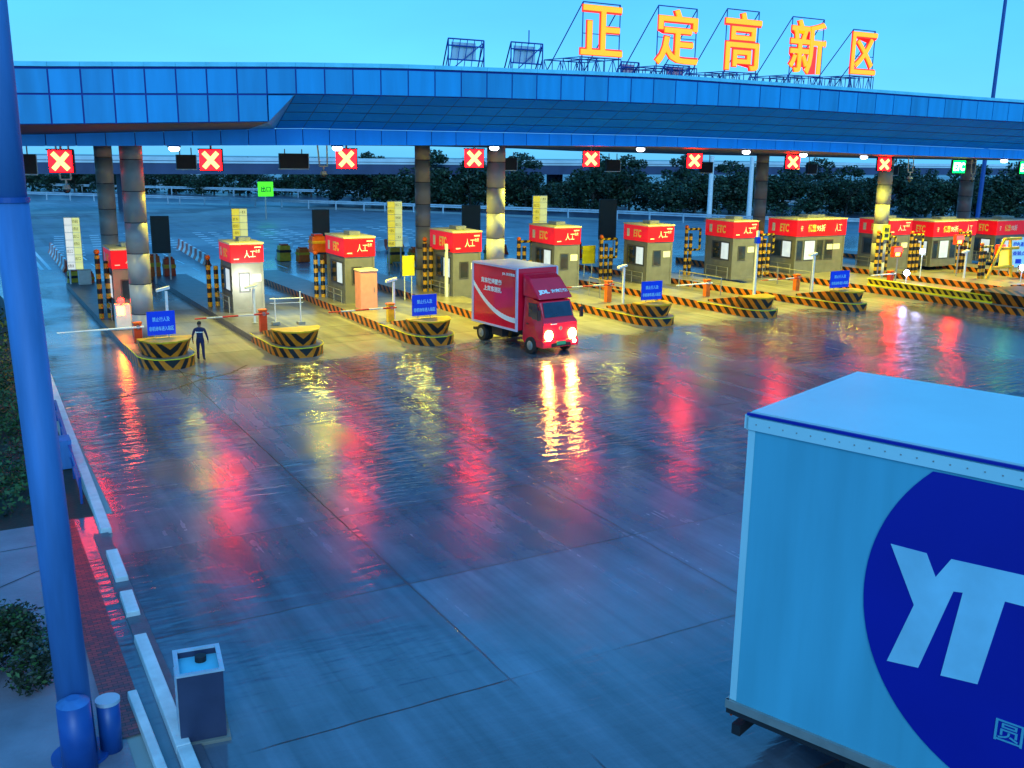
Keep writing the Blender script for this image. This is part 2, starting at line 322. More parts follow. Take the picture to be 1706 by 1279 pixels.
def tag(o, label=None, cat=None, group=None, kind=None):
    if label: o['label'] = label
    if cat: o['category'] = cat
    if group: o['group'] = group
    if kind: o['kind'] = kind
    return o
def thing(name, label, cat, loc=(0,0,0), rz=0.0, group=None):
    o = bpy.data.objects.new(name, None); C.objects.link(o); o.empty_display_size = 0.3
    o.location = loc; o.rotation_euler = (0, 0, rz); return tag(o, label, cat, group)
def copy_thing(root, loc, rz=None, label=None, scale=None):
    r = root.copy(); C.objects.link(r); r.location = loc
    if rz is not None: r.rotation_euler = (0, 0, rz)
    if scale: r.scale = scale
    if label: r['label'] = label
    for ch in list(root.children):
        c = ch.copy(); C.objects.link(c); c.parent = r
        for g in list(ch.children):
            d = g.copy(); C.objects.link(d); d.parent = c
    return r
_tc = {}
def text_geo(body, size, depth=0.01, bold=0.0):
    key = (body, bold)
    if key not in _tc:
        cu = bpy.data.curves.new('t', 'FONT'); cu.body = body; cu.size = 1; cu.extrude = 0.5; cu.offset = bold; cu.resolution_u = 3
        cu.align_x = 'CENTER'; cu.align_y = 'CENTER'
        o = bpy.data.objects.new('t', cu); C.objects.link(o)
        dg = bpy.context.evaluated_depsgraph_get(); dg.update(); me = bpy.data.meshes.new_from_object(o.evaluated_get(dg))
        vs = [v.co.copy() for v in me.vertices]; fs = [tuple(p.vertices) for p in me.polygons]
        C.objects.unlink(o); bpy.data.objects.remove(o); bpy.data.meshes.remove(me)
        xs = [v.x for v in vs]; ys = [v.y for v in vs]; cx = (min(xs)+max(xs))/2; cyy = (min(ys)+max(ys))/2
        for v in vs: v.x -= cx; v.y -= cyy
        _tc[key] = (vs, fs, max(xs)-min(xs), max(ys)-min(ys))
    return _tc[key]
def text_on(mb, body, c, w, h, right=(1,0,0), up=(0,0,1), depth=0.012, m=0, bold=0.0):
    """fit the writing in a w x h box centred on c, facing right x up"""
    vs, fs, tw, th = text_geo(body, 1, bold=bold)
    R = Vector(right).normalized(); U = Vector(up).normalized(); N = R.cross(U); c = Vector(c)
    mb.add([c + R*(v.x/tw*w) + U*(v.y/th*h) + N*(v.z*depth*2*0.5) for v in vs], fs, m)
ORD = ['leftmost','second from the left','third from the left','fourth from the left','fifth from the left','sixth from the left','seventh from the left','eighth from the left','ninth from the left','tenth from the left','rightmost']
def interp(tab, x):
    if x <= tab[0][0]: return tab[0][1]
    for (a, b), (c, d) in zip(tab, tab[1:]):
        if x <= c: return b + (d-b)*(x-a)/(c-a)
    return tab[-1][1]

# ------------------------------------------------------------------ setting: ground sheets
def sheet(name, x0, x1, y0, y1, z, m, kind='structure', cuts=1):
    mb = MB(); mb.face([(x0,y0,z),(x1,y0,z),(x1,y1,z),(x0,y1,z)]); o = mb.build(name, m, flip=False); return tag(o, kind=kind)
sheet('ground', -900, 1500, -200, 1600, -0.02, 'fieldm')
mb = MB(); mb.face([(2.9,-30,0),(160,-30,0),(160,104,0),(84,110,0),(59.5,145,0),(34.5,174.5,0),(10,200,0),(-6,200,0),(0,110,0),(2.9,60,0)]); tag(mb.build('toll_plaza_pavement', 'wet', flip=False), kind='structure')
# expressway beyond the guard rail
M_['asph'] = mat('far_asphalt', (0.05,0.07,0.12), 0.3, 0, 0.2, 0.1)
mb = MB(); mb.face([(-60,262,-0.012),(-20,216,-0.012),(40,176,-0.012),(62,150,-0.012),(88,112,-0.012),(160,80,-0.012),(260,60,-0.012),(300,90,-0.012),(120,150,-0.012),(60,205,-0.012),(0,250,-0.012)]); tag(mb.build('expressway', 'asph', flip=False), kind='structure')
# verge on the left
sheet('verge', -60, 2.45, 25.4, 200, -0.008, 'soil')
M_['pathm'] = mat('footpath_concrete', (0.22,0.22,0.28), 0.35, 0, 0.25, 0.9, 0.3, 12)
sheet('footpath', -60, 1.62, -20, 25.4, -0.004, 'pathm')
sheet('tiled_strip', 1.42, 1.98, 14.9, 25.4, 0.012, 'redtile')
sheet('gutter', 1.98, 2.9, -20, 25.4, 0.0, 'wet')
# cracks in footpath
mb = MB()
def crack(mb, pts, w=0.02, z=0.004):
    for (a, b), (c, d) in zip(pts, pts[1:]):
        n = Vector((-(d-b), c-a, 0)).normalized()*w/2
        mb.face([(a-n.x,b-n.y,z),(c-n.x,d-n.y,z),(c+n.x,d+n.y,z),(a+n.x,b+n.y,z)])
crack(mb, [(-4,21.0),(-0.5,21.3),(0.2,21.9),(0.9,22.4),(1.4,22.5)], 0.03); crack(mb, [(-4,20.3),(1.4,20.5)], 0.03); crack(mb, [(-4,23.8),(1.4,24.0)], 0.025)
tag(mb.build('footpath_cracks', 'black', flip=False), kind='structure')
mb = MB()
for pts, w in [([(4.2,37.6),(5.6,38.3),(6.9,38.4),(8.2,39.6),(9.6,40.3),(10.6,41.6)],0.10),([(7.6,41.7),(8.2,40.6),(8.6,39.6),(9.6,38.9)],0.07),([(18.6,39.6),(19.6,40.4),(21.0,40.6),(22.4,41.6)],0.10),([(18.6,39.6),(18.7,38.6),(19.3,38.1)],0.12),([(22.4,41.6),(25.6,38.2),(27.8,36.0)],0.05),([(13.8,41.6),(15.4,39.4),(16.6,37.6)],0.05),([(10.6,37.0),(14.0,38.2),(17.4,38.4)],0.06)]: crack(mb, pts, w, 0.005)
tag(mb.build('pavement_cracks', 'black', flip=False), kind='structure')
# lane rumble strips and dashes painted beyond the booths
mb = MB()
for k in range(9):
    for q in range(7):
        x = 7.5 + q*7.0 + k*0.25; y = 92 + k*2.6 + (q % 2)*1.5
        for r in range(3): mb.box(x + r*1.7, x + r*1.7 + 0.9, y, y+0.45, 0.002, 0.008)
for q in range(10):
    x = 9.6 + 6.6*q
    for k in range(3): mb.box(x, x+0.15, 76+k*6, 79+k*6, 0.002, 0.008)
for k in range(3): mb.box(5.2+k*0.55, 5.45+k*0.55, 82, 106, 0.002, 0.008)
tag(mb.build('lane_markings', 'white'), kind='structure')

# ------------------------------------------------------------------ canopy
ZT = [(-3,11.7),(3,11.87),(12.6,12.35),(16.7,12.5),(25.7,12.68),(30,12.75),(39.5,12.70),(52,12.6),(58,12.57),(95,12.3)]
ZM = [(-3,10.65),(3,10.8),(13,11.17),(20,11.3),(26,11.37),(37,11.43),(43,11.36),(58,11.26),(95,11.0)]
ZR2 = [(-3,9.6),(3,9.77),(12,10.1),(13,10.12)]
ZLT = [(-3,9.35),(3,9.46),(13,9.92),(22,9.95),(32,9.98),(46,9.86),(63,9.64),(95,9.4)]
ZLB = [(-3,9.0),(3,9.04),(13,9.22),(24,9.38),(33,9.45),(42,9.38),(48,9.24),(63,9.07),(95,8.9)]
PITCH = [(-3,1.0),(3,1.05),(15,1.2),(25,1.28),(40,1.42),(58,1.48),(95,1.5)]
edges = [-2.6]
while edges[-1] < 92: edges.append(edges[-1] + interp(PITCH, edges[-1]))
can = thing('toll_canopy', 'wide blue panelled canopy roof over the toll lanes on round grey pillars', 'canopy')
YF, YL = 39.0, 42.0
top = MB(); low = MB(); jn = MB(); fl = MB(); sof = MB(); un = MB()
g = 0.030
for a, b in zip(edges, edges[1:]):
    za, zb = interp(ZT, a), interp(ZT, b); ma, mb_ = interp(ZM, a), interp(ZM, b)
    # flashing strip on top, slightly set back
    fl.loft([(a,YF-0.05,za-0.16),(a,YF-0.05,za-0.0),(a,YF+1.0,za+0.05),(a,YF+1.0,za-0.16)],[(b-0.01,YF-0.05,zb-0.16),(b-0.01,YF-0.05,zb),(b-0.01,YF+1.0,zb+0.05),(b-0.01,YF+1.0,zb-0.16)])
    def plate(mbx, y, zla, zlb, zha, zhb, t=0.05, pm=None):
        pm = int(random.random() < 0.33)
        mbx.loft([(a+g,y,zla+g),(a+g,y,zha-g),(a+g,y+t,zha-g),(a+g,y+t,zla+g)], [(b-g,y,zlb+g),(b-g,y,zhb-g),(b-g,y+t,zhb-g),(b-g,y+t,zlb+g)], pm)
    plate(top, YF, ma, mb_, za-0.22, zb-0.22)
    jn.loft([(a,YF+0.045,ma),(a,YF+0.045,za-0.16),(a,YF+0.5,za-0.16),(a,YF+0.5,ma)],[(b,YF+0.045,mb_),(b,YF+0.045,zb-0.16),(b,YF+0.5,zb-0.16),(b,YF+0.5,mb_)])
    lta, ltb, lba, lbb = interp(ZLT,a), interp(ZLT,b), interp(ZLB,a), interp(ZLB,b)
    if b < 12.3:
        plate(top, YF, interp(ZR2,a), interp(ZR2,b), ma-0.01, mb_-0.01)
        jn.loft([(a,YF+0.045,interp(ZR2,a)),(a,YF+0.045,ma),(a,YF+0.5,ma),(a,YF+0.5,interp(ZR2,a))],[(b,YF+0.045,interp(ZR2,b)),(b,YF+0.045,mb_),(b,YF+0.5,mb_),(b,YF+0.5,interp(ZR2,b))])
        un.face([(a,YF+0.02,interp(ZR2,a)),(b,YF+0.02,interp(ZR2,b)),(b,YL,ltb),(a,YL,lta)])
        aend = b
    else:
        # sloping recessed soffit, thin grid grooves between four courses
        for k in range(4):
            f0, f1 = k/4, (k+1)/4
            def P(x, f, zm, zl): return (x, YF+0.1+(YL-YF-0.1)*f, zm+(zl-zm)*f)
            sof.face([P(a+0.012,f0+0.008,ma,lta),P(b-0.012,f0+0.008,mb_,ltb),P(b-0.012,f1-0.008,mb_,ltb),P(a+0.012,f1-0.008,ma,lta)])
        jn.face([(a,YF+0.1,ma+0.015),(b,YF+0.1,mb_+0.015),(b,YL+0.02,ltb+0.02),(a,YL+0.02,lta+0.02)])
    low.loft([(a+0.018,YL,lba),(a+0.018,YL,lta),(a+0.018,YL+0.06,lta),(a+0.018,YL+0.06,lba)],[(b-0.018,YL,lbb),(b-0.018,YL,ltb),(b-0.018,YL+0.06,ltb),(b-0.018,YL+0.06,lbb)])
    jn.loft([(a,YL+0.05,lba+0.02),(a,YL+0.05,lta-0.02),(a,YL+0.3,lta-0.02),(a,YL+0.3,lba+0.02)],[(b,YL+0.05,lbb+0.02),(b,YL+0.05,ltb-0.02),(b,YL+0.3,ltb-0.02),(b,YL+0.3,lbb+0.02)])
    # underside slab to the back edge
    un.loft([(a,YL+0.3,lba+0.03),(a,YL+0.3,lba+0.5),(a,74,lba+0.55),(a,74,lba+0.03)],[(b,YL+0.3,lbb+0.03),(b,YL+0.3,lbb+0.5),(b,74,lbb+0.55),(b,74,lbb+0.03)])
# slanted end cheek of the two-course box
e = aend
top.prism([(e+0.03,interp(ZR2,e)+0.03),(e+0.03,interp(ZM,e)-0.04),(e+1.05,interp(ZM,e+1)-0.04)], YF, YF+0.05, 'y')
top.face([(e,YF+0.05,interp(ZR2,e)),(e+1.1,YF+0.05,interp(ZM,e+1.1)-0.02),(e+1.1,YL,interp(ZLT,e+1.1)),(e,YL,interp(ZLT,e))])
rf = MB()
for a, b in zip(edges, edges[1:]):
    rf.loft([(a,YF+1.0,interp(ZT,a)-0.3),(a,YF+1.0,interp(ZT,a)-0.02),(a,73,interp(ZT,a)-0.1),(a,73,interp(ZT,a)-0.3)],[(b,YF+1.0,interp(ZT,b)-0.3),(b,YF+1.0,interp(ZT,b)-0.02),(b,73,interp(ZT,b)-0.1),(b,73,interp(ZT,b)-0.3)])
top.build('fascia_panels', ['canopy','canopy2'], can); jn.build('panel_joints', 'joint', can); fl.build('roof_flashing', 'flash', can)
low.build('lower_fascia', 'canopy_low', can); sof.build('sloping_soffit', 'soffit', can, flip=False); un.build('underside', 'under', can); rf.build('roof_deck', 'under', can)
def pillar(x, y, r, zt):
    m = MB(); z = 0.0; k = 0
    while z < zt:
        z1 = min(z + 1.42, zt); m.tube((x,y,z+0.02), (x,y,z1-0.02), r, r, 28, 0); m.tube((x,y,z1-0.02), (x,y,z1+0.02), r-0.015, r-0.015, 28, 1, False); z = z1
    o = m.build('pillar', ['pillar', 'pjoint'], can, smooth=False)
    for p in o.data.polygons:
        if len(p.vertices) == 4: p.use_smooth = True
for x, y, r in [(7.6,48.7,0.50),(27.3,50,0.52),(60.6,51.0,0.52),(7.9,60,0.47),(27.3,60,0.50),(57.4,60.5,0.50),(83,60.5,0.62)]: pillar(x, y, r, interp(ZLB, x)+0.05)

# ------------------------------------------------------------------ roof sign letters on frames
LET = [('正',30.1,2.55,13.95,16.35,'first'),('定',35.0,2.9,13.75,16.55,'second'),('高',39.6,2.6,13.7,16.75,'third'),('新',44.6,2.8,13.75,16.7,'fourth'),('区',49.3,2.1,13.95,16.35,'last')]
YR = 44.0
for ch, x, w, z0, z1, nm in LET:
    t = thing('sign_letter', 'orange lit character %s on a blue truss frame, %s of the five above the roof' % (ch, nm), 'sign letter', (x, YR, 12.55), group='lit characters on the canopy roof')
    zb = -0.05; f = MB(); z0 -= 12.55; z1 -= 12.55; T = z1+0.15; r = 0.030
    hw = w/2
    for sx in (-hw*0.85, hw*0.95): f.tube((sx,0.12,0),(sx,0.12,T),r,n=5)
    f.tube((-hw*0.85,0.12,T),(hw*0.95,0.12,T),r,n=5); f.tube((-hw*0.85,0.12,T*0.62),(hw*0.95,0.12,T*0.62),r*0.7,n=5)
    # raking braces to the back and left, and the low truss table
    for sx in (-hw*0.85, hw*0.95): f.tube((sx,0.12,T),(sx-0.55,2.6,0.75),r,n=5); f.tube((sx-0.55,2.6,0.75),(sx-0.55,2.6,0),r,n=5)
    zt = z0-0.12
    for yy in (0.0, 1.2, 2.6):
        sh = -0.55*yy/2.6
        f.tube((-hw+sh,yy,zt),(hw+sh,yy,zt),r,n=5); f.tube((-hw+sh,yy,0.12),(hw+sh,yy,0.12),r*0.8,n=5)
        for k in range(6):
            xa = -hw+sh + w*k/5; f.tube((xa,yy,0),(xa,yy,zt),r*0.8,n=5)
            if k < 5: f.tube((xa,yy,0 if k%2 else zt),(xa+w/5,yy,zt if k%2 else 0),r*0.7,n=5)
    for sx in (-hw, 0, hw): f.tube((sx,0,zt),(sx-0.55,2.6,zt),r*0.8,n=5)
    f.build('frame', 'truss', t)
    gm = MB(); text_on(gm, ch, (0,-0.06,(z0+z1)/2), w, z1-z0, depth=0.10, bold=0.008); gm.build('character_face', 'glyph', t, flip=False)
    ge = MB(); text_on(ge, ch, (0,0.02,(z0+z1)/2), w*1.02, (z1-z0)*1.02, depth=0.10, bold=0.028); ge.build('character_rim', 'glyph_edge', t, flip=False)
def empty_frame(x0, x1, z1, y, label, name='rooftop_frame'):
    t = thing(name, label, 'steel frame', ((x0+x1)/2, y, 12.55), group='bare steel frames on the canopy roof'); f = MB(); hw = (x1-x0)/2; T = z1-12.55; r = 0.035
    for sx in (-hw, hw):
        f.tube((sx,0,0),(sx,0,T),r,n=5); f.tube((sx,0,T),(sx+0.45,1.8,0),r,n=5); f.tube((sx,0,T*0.6),(sx+0.25,1.0,0),r*0.7,n=5)
    for z in (T, T*0.82, T*0.45): f.tube((-hw,0,z),(hw,0,z),r,n=5)
    for k in range(5): f.tube((-hw+hw*0.4*k,0,0),(-hw+hw*0.4*(k+0.7),0,T),r*0.6,n=5)
    f.tube((-hw,0,T*0.1),(hw,0,T*0.95),r*0.8,n=5); f.build('frame_tubes', 'truss', t)
    p = MB(); p.box(-hw*0.75,hw*0.6,0.1,0.16,T*0.45,T*0.92); p.build('mesh_panel', 'rail', t)
    return t
empty_frame(21.4,23.3,14.25,44,'small bare blue steel frame standing alone, left end of the roof sign row')
tt = empty_frame(24.8,26.6,14.3,44,'small bare steel frame with a short aerial, just left of the first lit character')
a = MB(); a.tube((0.1,0,1.7),(0.1,0,2.35),0.03,n=5); a.build('aerial', 'truss', tt)
empty_frame(33.2,34.4,14.0,46.5,'low bare steel frame tucked between the first and second lit characters')
empty_frame(36.2,38.0,14.0,46.5,'low bare steel frame tucked between the second and third lit characters')
# mast far behind
t = thing('lamp_mast', 'tall thin dark blue mast rising behind the right end of the canopy', 'mast', (121,86,0)); m = MB(); m.tube((0,0,0),(0.6,0,36),0.30,0.2,10); m.build('shaft','mastd',t); m = MB(); m.tube((0,0,0),(0,0,0.6),0.6,n=10); m.build('footing','isl',t)

# ------------------------------------------------------------------ lane signals
def signal_box(x, y, z, label, kind='x', s=1.0):
    t = thing('lane_signal', label, 'lane signal', (x, y, z), -0.42, group='red cross lane signals under the canopy' if kind == 'x' else None)
    m = MB(); m.box(-0.52*s,0.52*s,0.0,0.28,-0.50*s,0.50*s); m.box(-0.56*s,0.56*s,-0.06,0.0,0.46*s,0.52*s); m.build('housing', 'black', t)
    m = MB(); m.box(-0.48*s,0.48*s,-0.012,0.0,-0.45*s,0.45*s); m.build('glow_panel', 'xhalo' if kind == 'x' else 'gface', t)  # on the crosses this glowing backing imitates their red halo
    m = MB()
    if kind == 'x':
        for sg in (1, -1):
            d = Vector((1,0,sg*1.08)).normalized(); n = Vector((-d.z,0,d.x)); L_ = 0.47*s; w = 0.10*s
            pts = [(-d*L_-n*w),(d*L_-n*w),(d*L_+n*w),(-d*L_+n*w)]; oy = -0.03 if sg > 0 else -0.033
            m.loft([(p.x,oy,p.z) for p in pts],[(p.x,-0.014,p.z) for p in pts])
        m.build('cross', 'xglow', t)
    else:
        text_on(m, 'ETC', (0,-0.03,0), 0.85*s, 0.6*s, depth=0.02, bold=0.03); m.build('lettering', 'gglow', t, flip=False)
    m = MB(); m.tube((0,0.14,0.50*s),(0,0.14,interp(ZLB,x)-z+0.05),0.05,n=8); m.build('hanger', 'steel', t)
    return t
XS = [(4.76,8.40),(11.47,8.50),(18.42,8.62),(25.91,8.71),(33.75,8.74),(41.63,8.70),(50.16,8.68),(58.71,8.58)]
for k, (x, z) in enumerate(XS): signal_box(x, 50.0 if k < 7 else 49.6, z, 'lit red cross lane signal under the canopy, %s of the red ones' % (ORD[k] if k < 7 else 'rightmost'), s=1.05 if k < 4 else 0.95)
signal_box(67.2, 49.8, 8.45, 'green lit lane signal reading ETC hanging under the canopy', 'g')
signal_box(75.4, 49.8, 8.40, 'green lane signal cut by the right edge of the photo', 'g')
# unlit backs of the signals of the other direction
BK = [(3.4,58,8.15,1.9,1.0),(13.2,64,8.25,1.15,0.85),(20.0,64,8.35,1.9,0.95),(36.1,64,8.25,1.15,0.85),(45.3,64,8.2,1.25,0.85),(54.6,64,8.1,1.25,0.85),(66.6,64,8.0,1.1,0.8),(77.2,64,7.9,1.0,0.8),(88.5,64,7.8,1.0,0.8)]
for k, (x, y, z, w, h) in enumerate(BK):
    t = thing('message_board', 'unlit dark board hanging under the canopy, %s of the dark boards' % (ORD[k] if k < 8 else 'rightmost'), 'message board', (x,y,z), group='dark backs of hanging boards')
    m = MB(); m.box(-w/2,w/2,0,0.25,-h/2,h/2); m.build('casing','black',t)
    m = MB(); m.box(-w/2-0.04,w/2+0.04,-0.02,0.27,-h/2-0.07,-h/2-0.003); m.box(w/2+0.003,w/2+0.05,-0.02,0.27,-h/2,h/2); m.build('rim','rail',t)
    m = MB(); m.tube((-w*0.3,0.12,h/2),(-w*0.3,0.12,9.1-z),0.035,n=6); m.tube((w*0.3,0.12,h/2),(w*0.3,0.12,9.1-z),0.035,n=6); m.build('hanger','steel',t)
# luminaires under the canopy with their light
LUM = [(9.0,46,),(16.5,46),(25.0,46),(34.0,45.5),(41.8,45.5),(47.0,46),(53.0,46.5),(67,46),(76,46.5)]
for k, (x, y) in enumerate(LUM):
    z = interp(ZLB, x) - 0.06
    t = thing('canopy_lamp', 'round white lamp glowing on the canopy underside, %s of the nine' % (ORD[k] if k < 8 else 'rightmost'), 'ceiling lamp', (x,y,z), group='lamps under the canopy')
    m = MB(); m.tube((0,0,0.0),(0,0,0.12),0.30,0.26,16); m.build('casing','black',t)
    m = MB(); m.sphere((0,0,-0.06),0.24,n=12,sc=(1,1,0.6)); m.build('diffuser','lum',t,smooth=True)
def lane_lamp(x, y, z, power, col=(1.0,0.92,0.07), size=150, blend=0.9):
    l = bpy.data.lights.new('lane_lamp_light','SPOT'); l.energy = power; l.color = col; l.spot_size = math.radians(size); l.spot_blend = blend; l.shadow_soft_size = 0.25; l.specular_factor = 0.2
    o = bpy.data.objects.new('lane_lamp_light', l); C.objects.link(o); o.location = (x,y,z); return o
for x in (10.2, 16.6, 23.0, 29.6, 36.4, 43.4, 50.5, 57.5, 65, 73): lane_lamp(x, 49.5, 8.2, 3700 if x > 12 else 1500)

# ------------------------------------------------------------------ islands
NX = [7.6,13.35,19.95,26.0,33.3,40.6,47.6]; NY = [41.9,41.9,41.8,41.8,41.5,41.1,40.7]
def island(x, y0, length, label, w=2.35, hazlen=99, shear=0.0, h=0.46):
    t = thing('traffic_island', label, 'traffic island', (x, y0, 0), -shear, group='hazard striped toll islands')
    hw = w/2
    nose = [(-hw,1.35),(-hw*0.86,0.75),(-hw*0.58,0.30),(-hw*0.25,0.06),(hw*0.25,0.06),(hw*0.58,0.30),(hw*0.86,0.75),(hw,1.35)]
    a = MB(); body = nose + [(hw,hazlen if hazlen < length else length),(-hw,hazlen if hazlen < length else length)]
    # low kerb: tall at the nose, lower along the lane
    def ring(zs): return [(px,py,z) for (px,py),z in zip(body, zs)]
    top = [h]*8 + [0.30, 0.30]
    a.loft(ring([0.0]*10), ring(top), cap=False)
    a.build('kerb', 'nose', t)
    b = MB(); b.face([(px*0.999,py,z+0.001) for (px,py),z in zip(body, top)]); b.build('deck', 'isl' , t, flip=False)
    # pale lip line round the nose
    lip = MB()
    rr = [(px*1.015,py-0.012,z-0.02) for (px,py),z in zip(body[:8], top)]
    rr = [(-hw*1.015, 5.0, 0.40)] + rr + [(hw*1.015, 5.0, 0.40)]
    for p, q in zip(rr, rr[1:]): lip.tube(p, q, 0.022, n=5)
    lip.build('edge_line', 'ybright', t)
    if hazlen < length:
        c = MB(); c.box(-hw,hw,hazlen+0.003,length,0,0.30); c.build('plain_kerb', 'kerbdark', t)
    # crash block: flared top, chevron front
    u = hw*0.80; l = hw*0.93
    lo = [(-u,1.6),(-u*0.72,0.78),(-u*0.3,0.50),(u*0.3,0.50),(u*0.72,0.78),(u,1.6),(u,2.5),(-u,2.5)]
    hi = [(-l,1.4),(-l*0.72,0.66),(-l*0.3,0.36),(l*0.3,0.36),(l*0.72,0.66),(l,1.4),(l,1.75),(-l,1.75)]
    c = MB(); zt = 1.10; zz = [zt]*6+[zt,zt]
    c.loft([(p,q,h+0.003) for p,q in lo], [(p,q,z) for (p,q),z in zip(hi,zz)], cap=False); c.build('crash_block', 'nose', t)
    c = MB(); c.loft([(p*0.99,q,zt-0.03) for p,q in hi], [(p*1.03,q-0.02,zt+0.04) for p,q in hi]); c.build('block_cap', 'yellow', t)
    # stepped shoulder block behind
    c = MB(); c.prism([(2.52,0.47),(1.80,1.02),(2.6,0.92),(4.6,0.55),(4.6,0.40)], -u*0.75, u*0.75, 'x'); c.build('shoulder', 'nose', t)
    return t
LBL = ['first from the left, beside the leftmost pillar','second from the left, with the white handrail','third from the left, beside the pink cabinet','fourth from the left, half hidden behind the red truck','fifth from the left, first past the red truck','sixth from the left','seventh from the left, beside the big right pillar']
for k in range(7):
    island(NX[k], NY[k], 29 if k == 0 else (31 if k < 3 else 33), 'black and yellow striped island nose, ' + LBL[k], hazlen=(5.2 if k == 0 else 4.8 if k == 1 else 99), shear=0.0 if k < 4 else [0,0,0,0,-0.03,-0.06,-0.09][k])
# the wide island on the right, reaching nearer to the camera
t = thing('traffic_island', 'long wide striped island at the right edge with a yellow guard rail on top', 'traffic island', (57.0,33.5,0), 0.0, group='hazard striped toll islands')
m = MB(); m.prism([(-2.3,2.0),(-1.6,0.6),(0,0),(2.2,0.3),(2.6,1.2),(2.6,34),(-2.3,34)], 0, 0.42); m.build('kerb','nose',t)
m = MB(); m.face([(-2.28,2.0,0.425),(-1.58,0.62,0.425),(0,0.02,0.425),(2.18,0.32,0.425),(2.58,1.2,0.425),(2.58,34,0.425),(-2.28,34,0.425)]); m.build('deck','isl',t,flip=False)
m = MB(); m.loft([(-1.7,1.5,0.426),(-0.9,0.7,0.426),(2.0,0.7,0.426),(2.4,1.5,0.426),(2.4,6,0.426),(-1.7,6,0.426)],[(-1.95,1.3,1.12),(-1.0,0.45,1.12),(2.1,0.45,1.12),(2.55,1.3,1.12),(2.55,5.4,1.12),(-1.95,5.4,1.12)]); m.build('crash_block','nose',t)
t = thing('guard_rail', 'yellow and black striped guard rail on short posts along the wide right island', 'guard rail', (55.15,37.6,0.43))
m = MB(); m.box(-0.05,0.05,0,9.4,0.10,0.42); m.build('beam','railst',t); m = MB(); m.box(-0.10,0.14,-0.02,9.42,0.423,0.48); m.box(-0.10,0.14,-0.02,9.42,0.0,0.097); m.build('edge_strip','ybright',t)
for x, y0, lab in [(64.5,37.5,'striped island right of the ETC lane, seen over the yellow guard rail'),(74.0,36.5,'striped island at the far right, behind the blue notice board')]: island(x, y0, 34, lab, w=2.6)

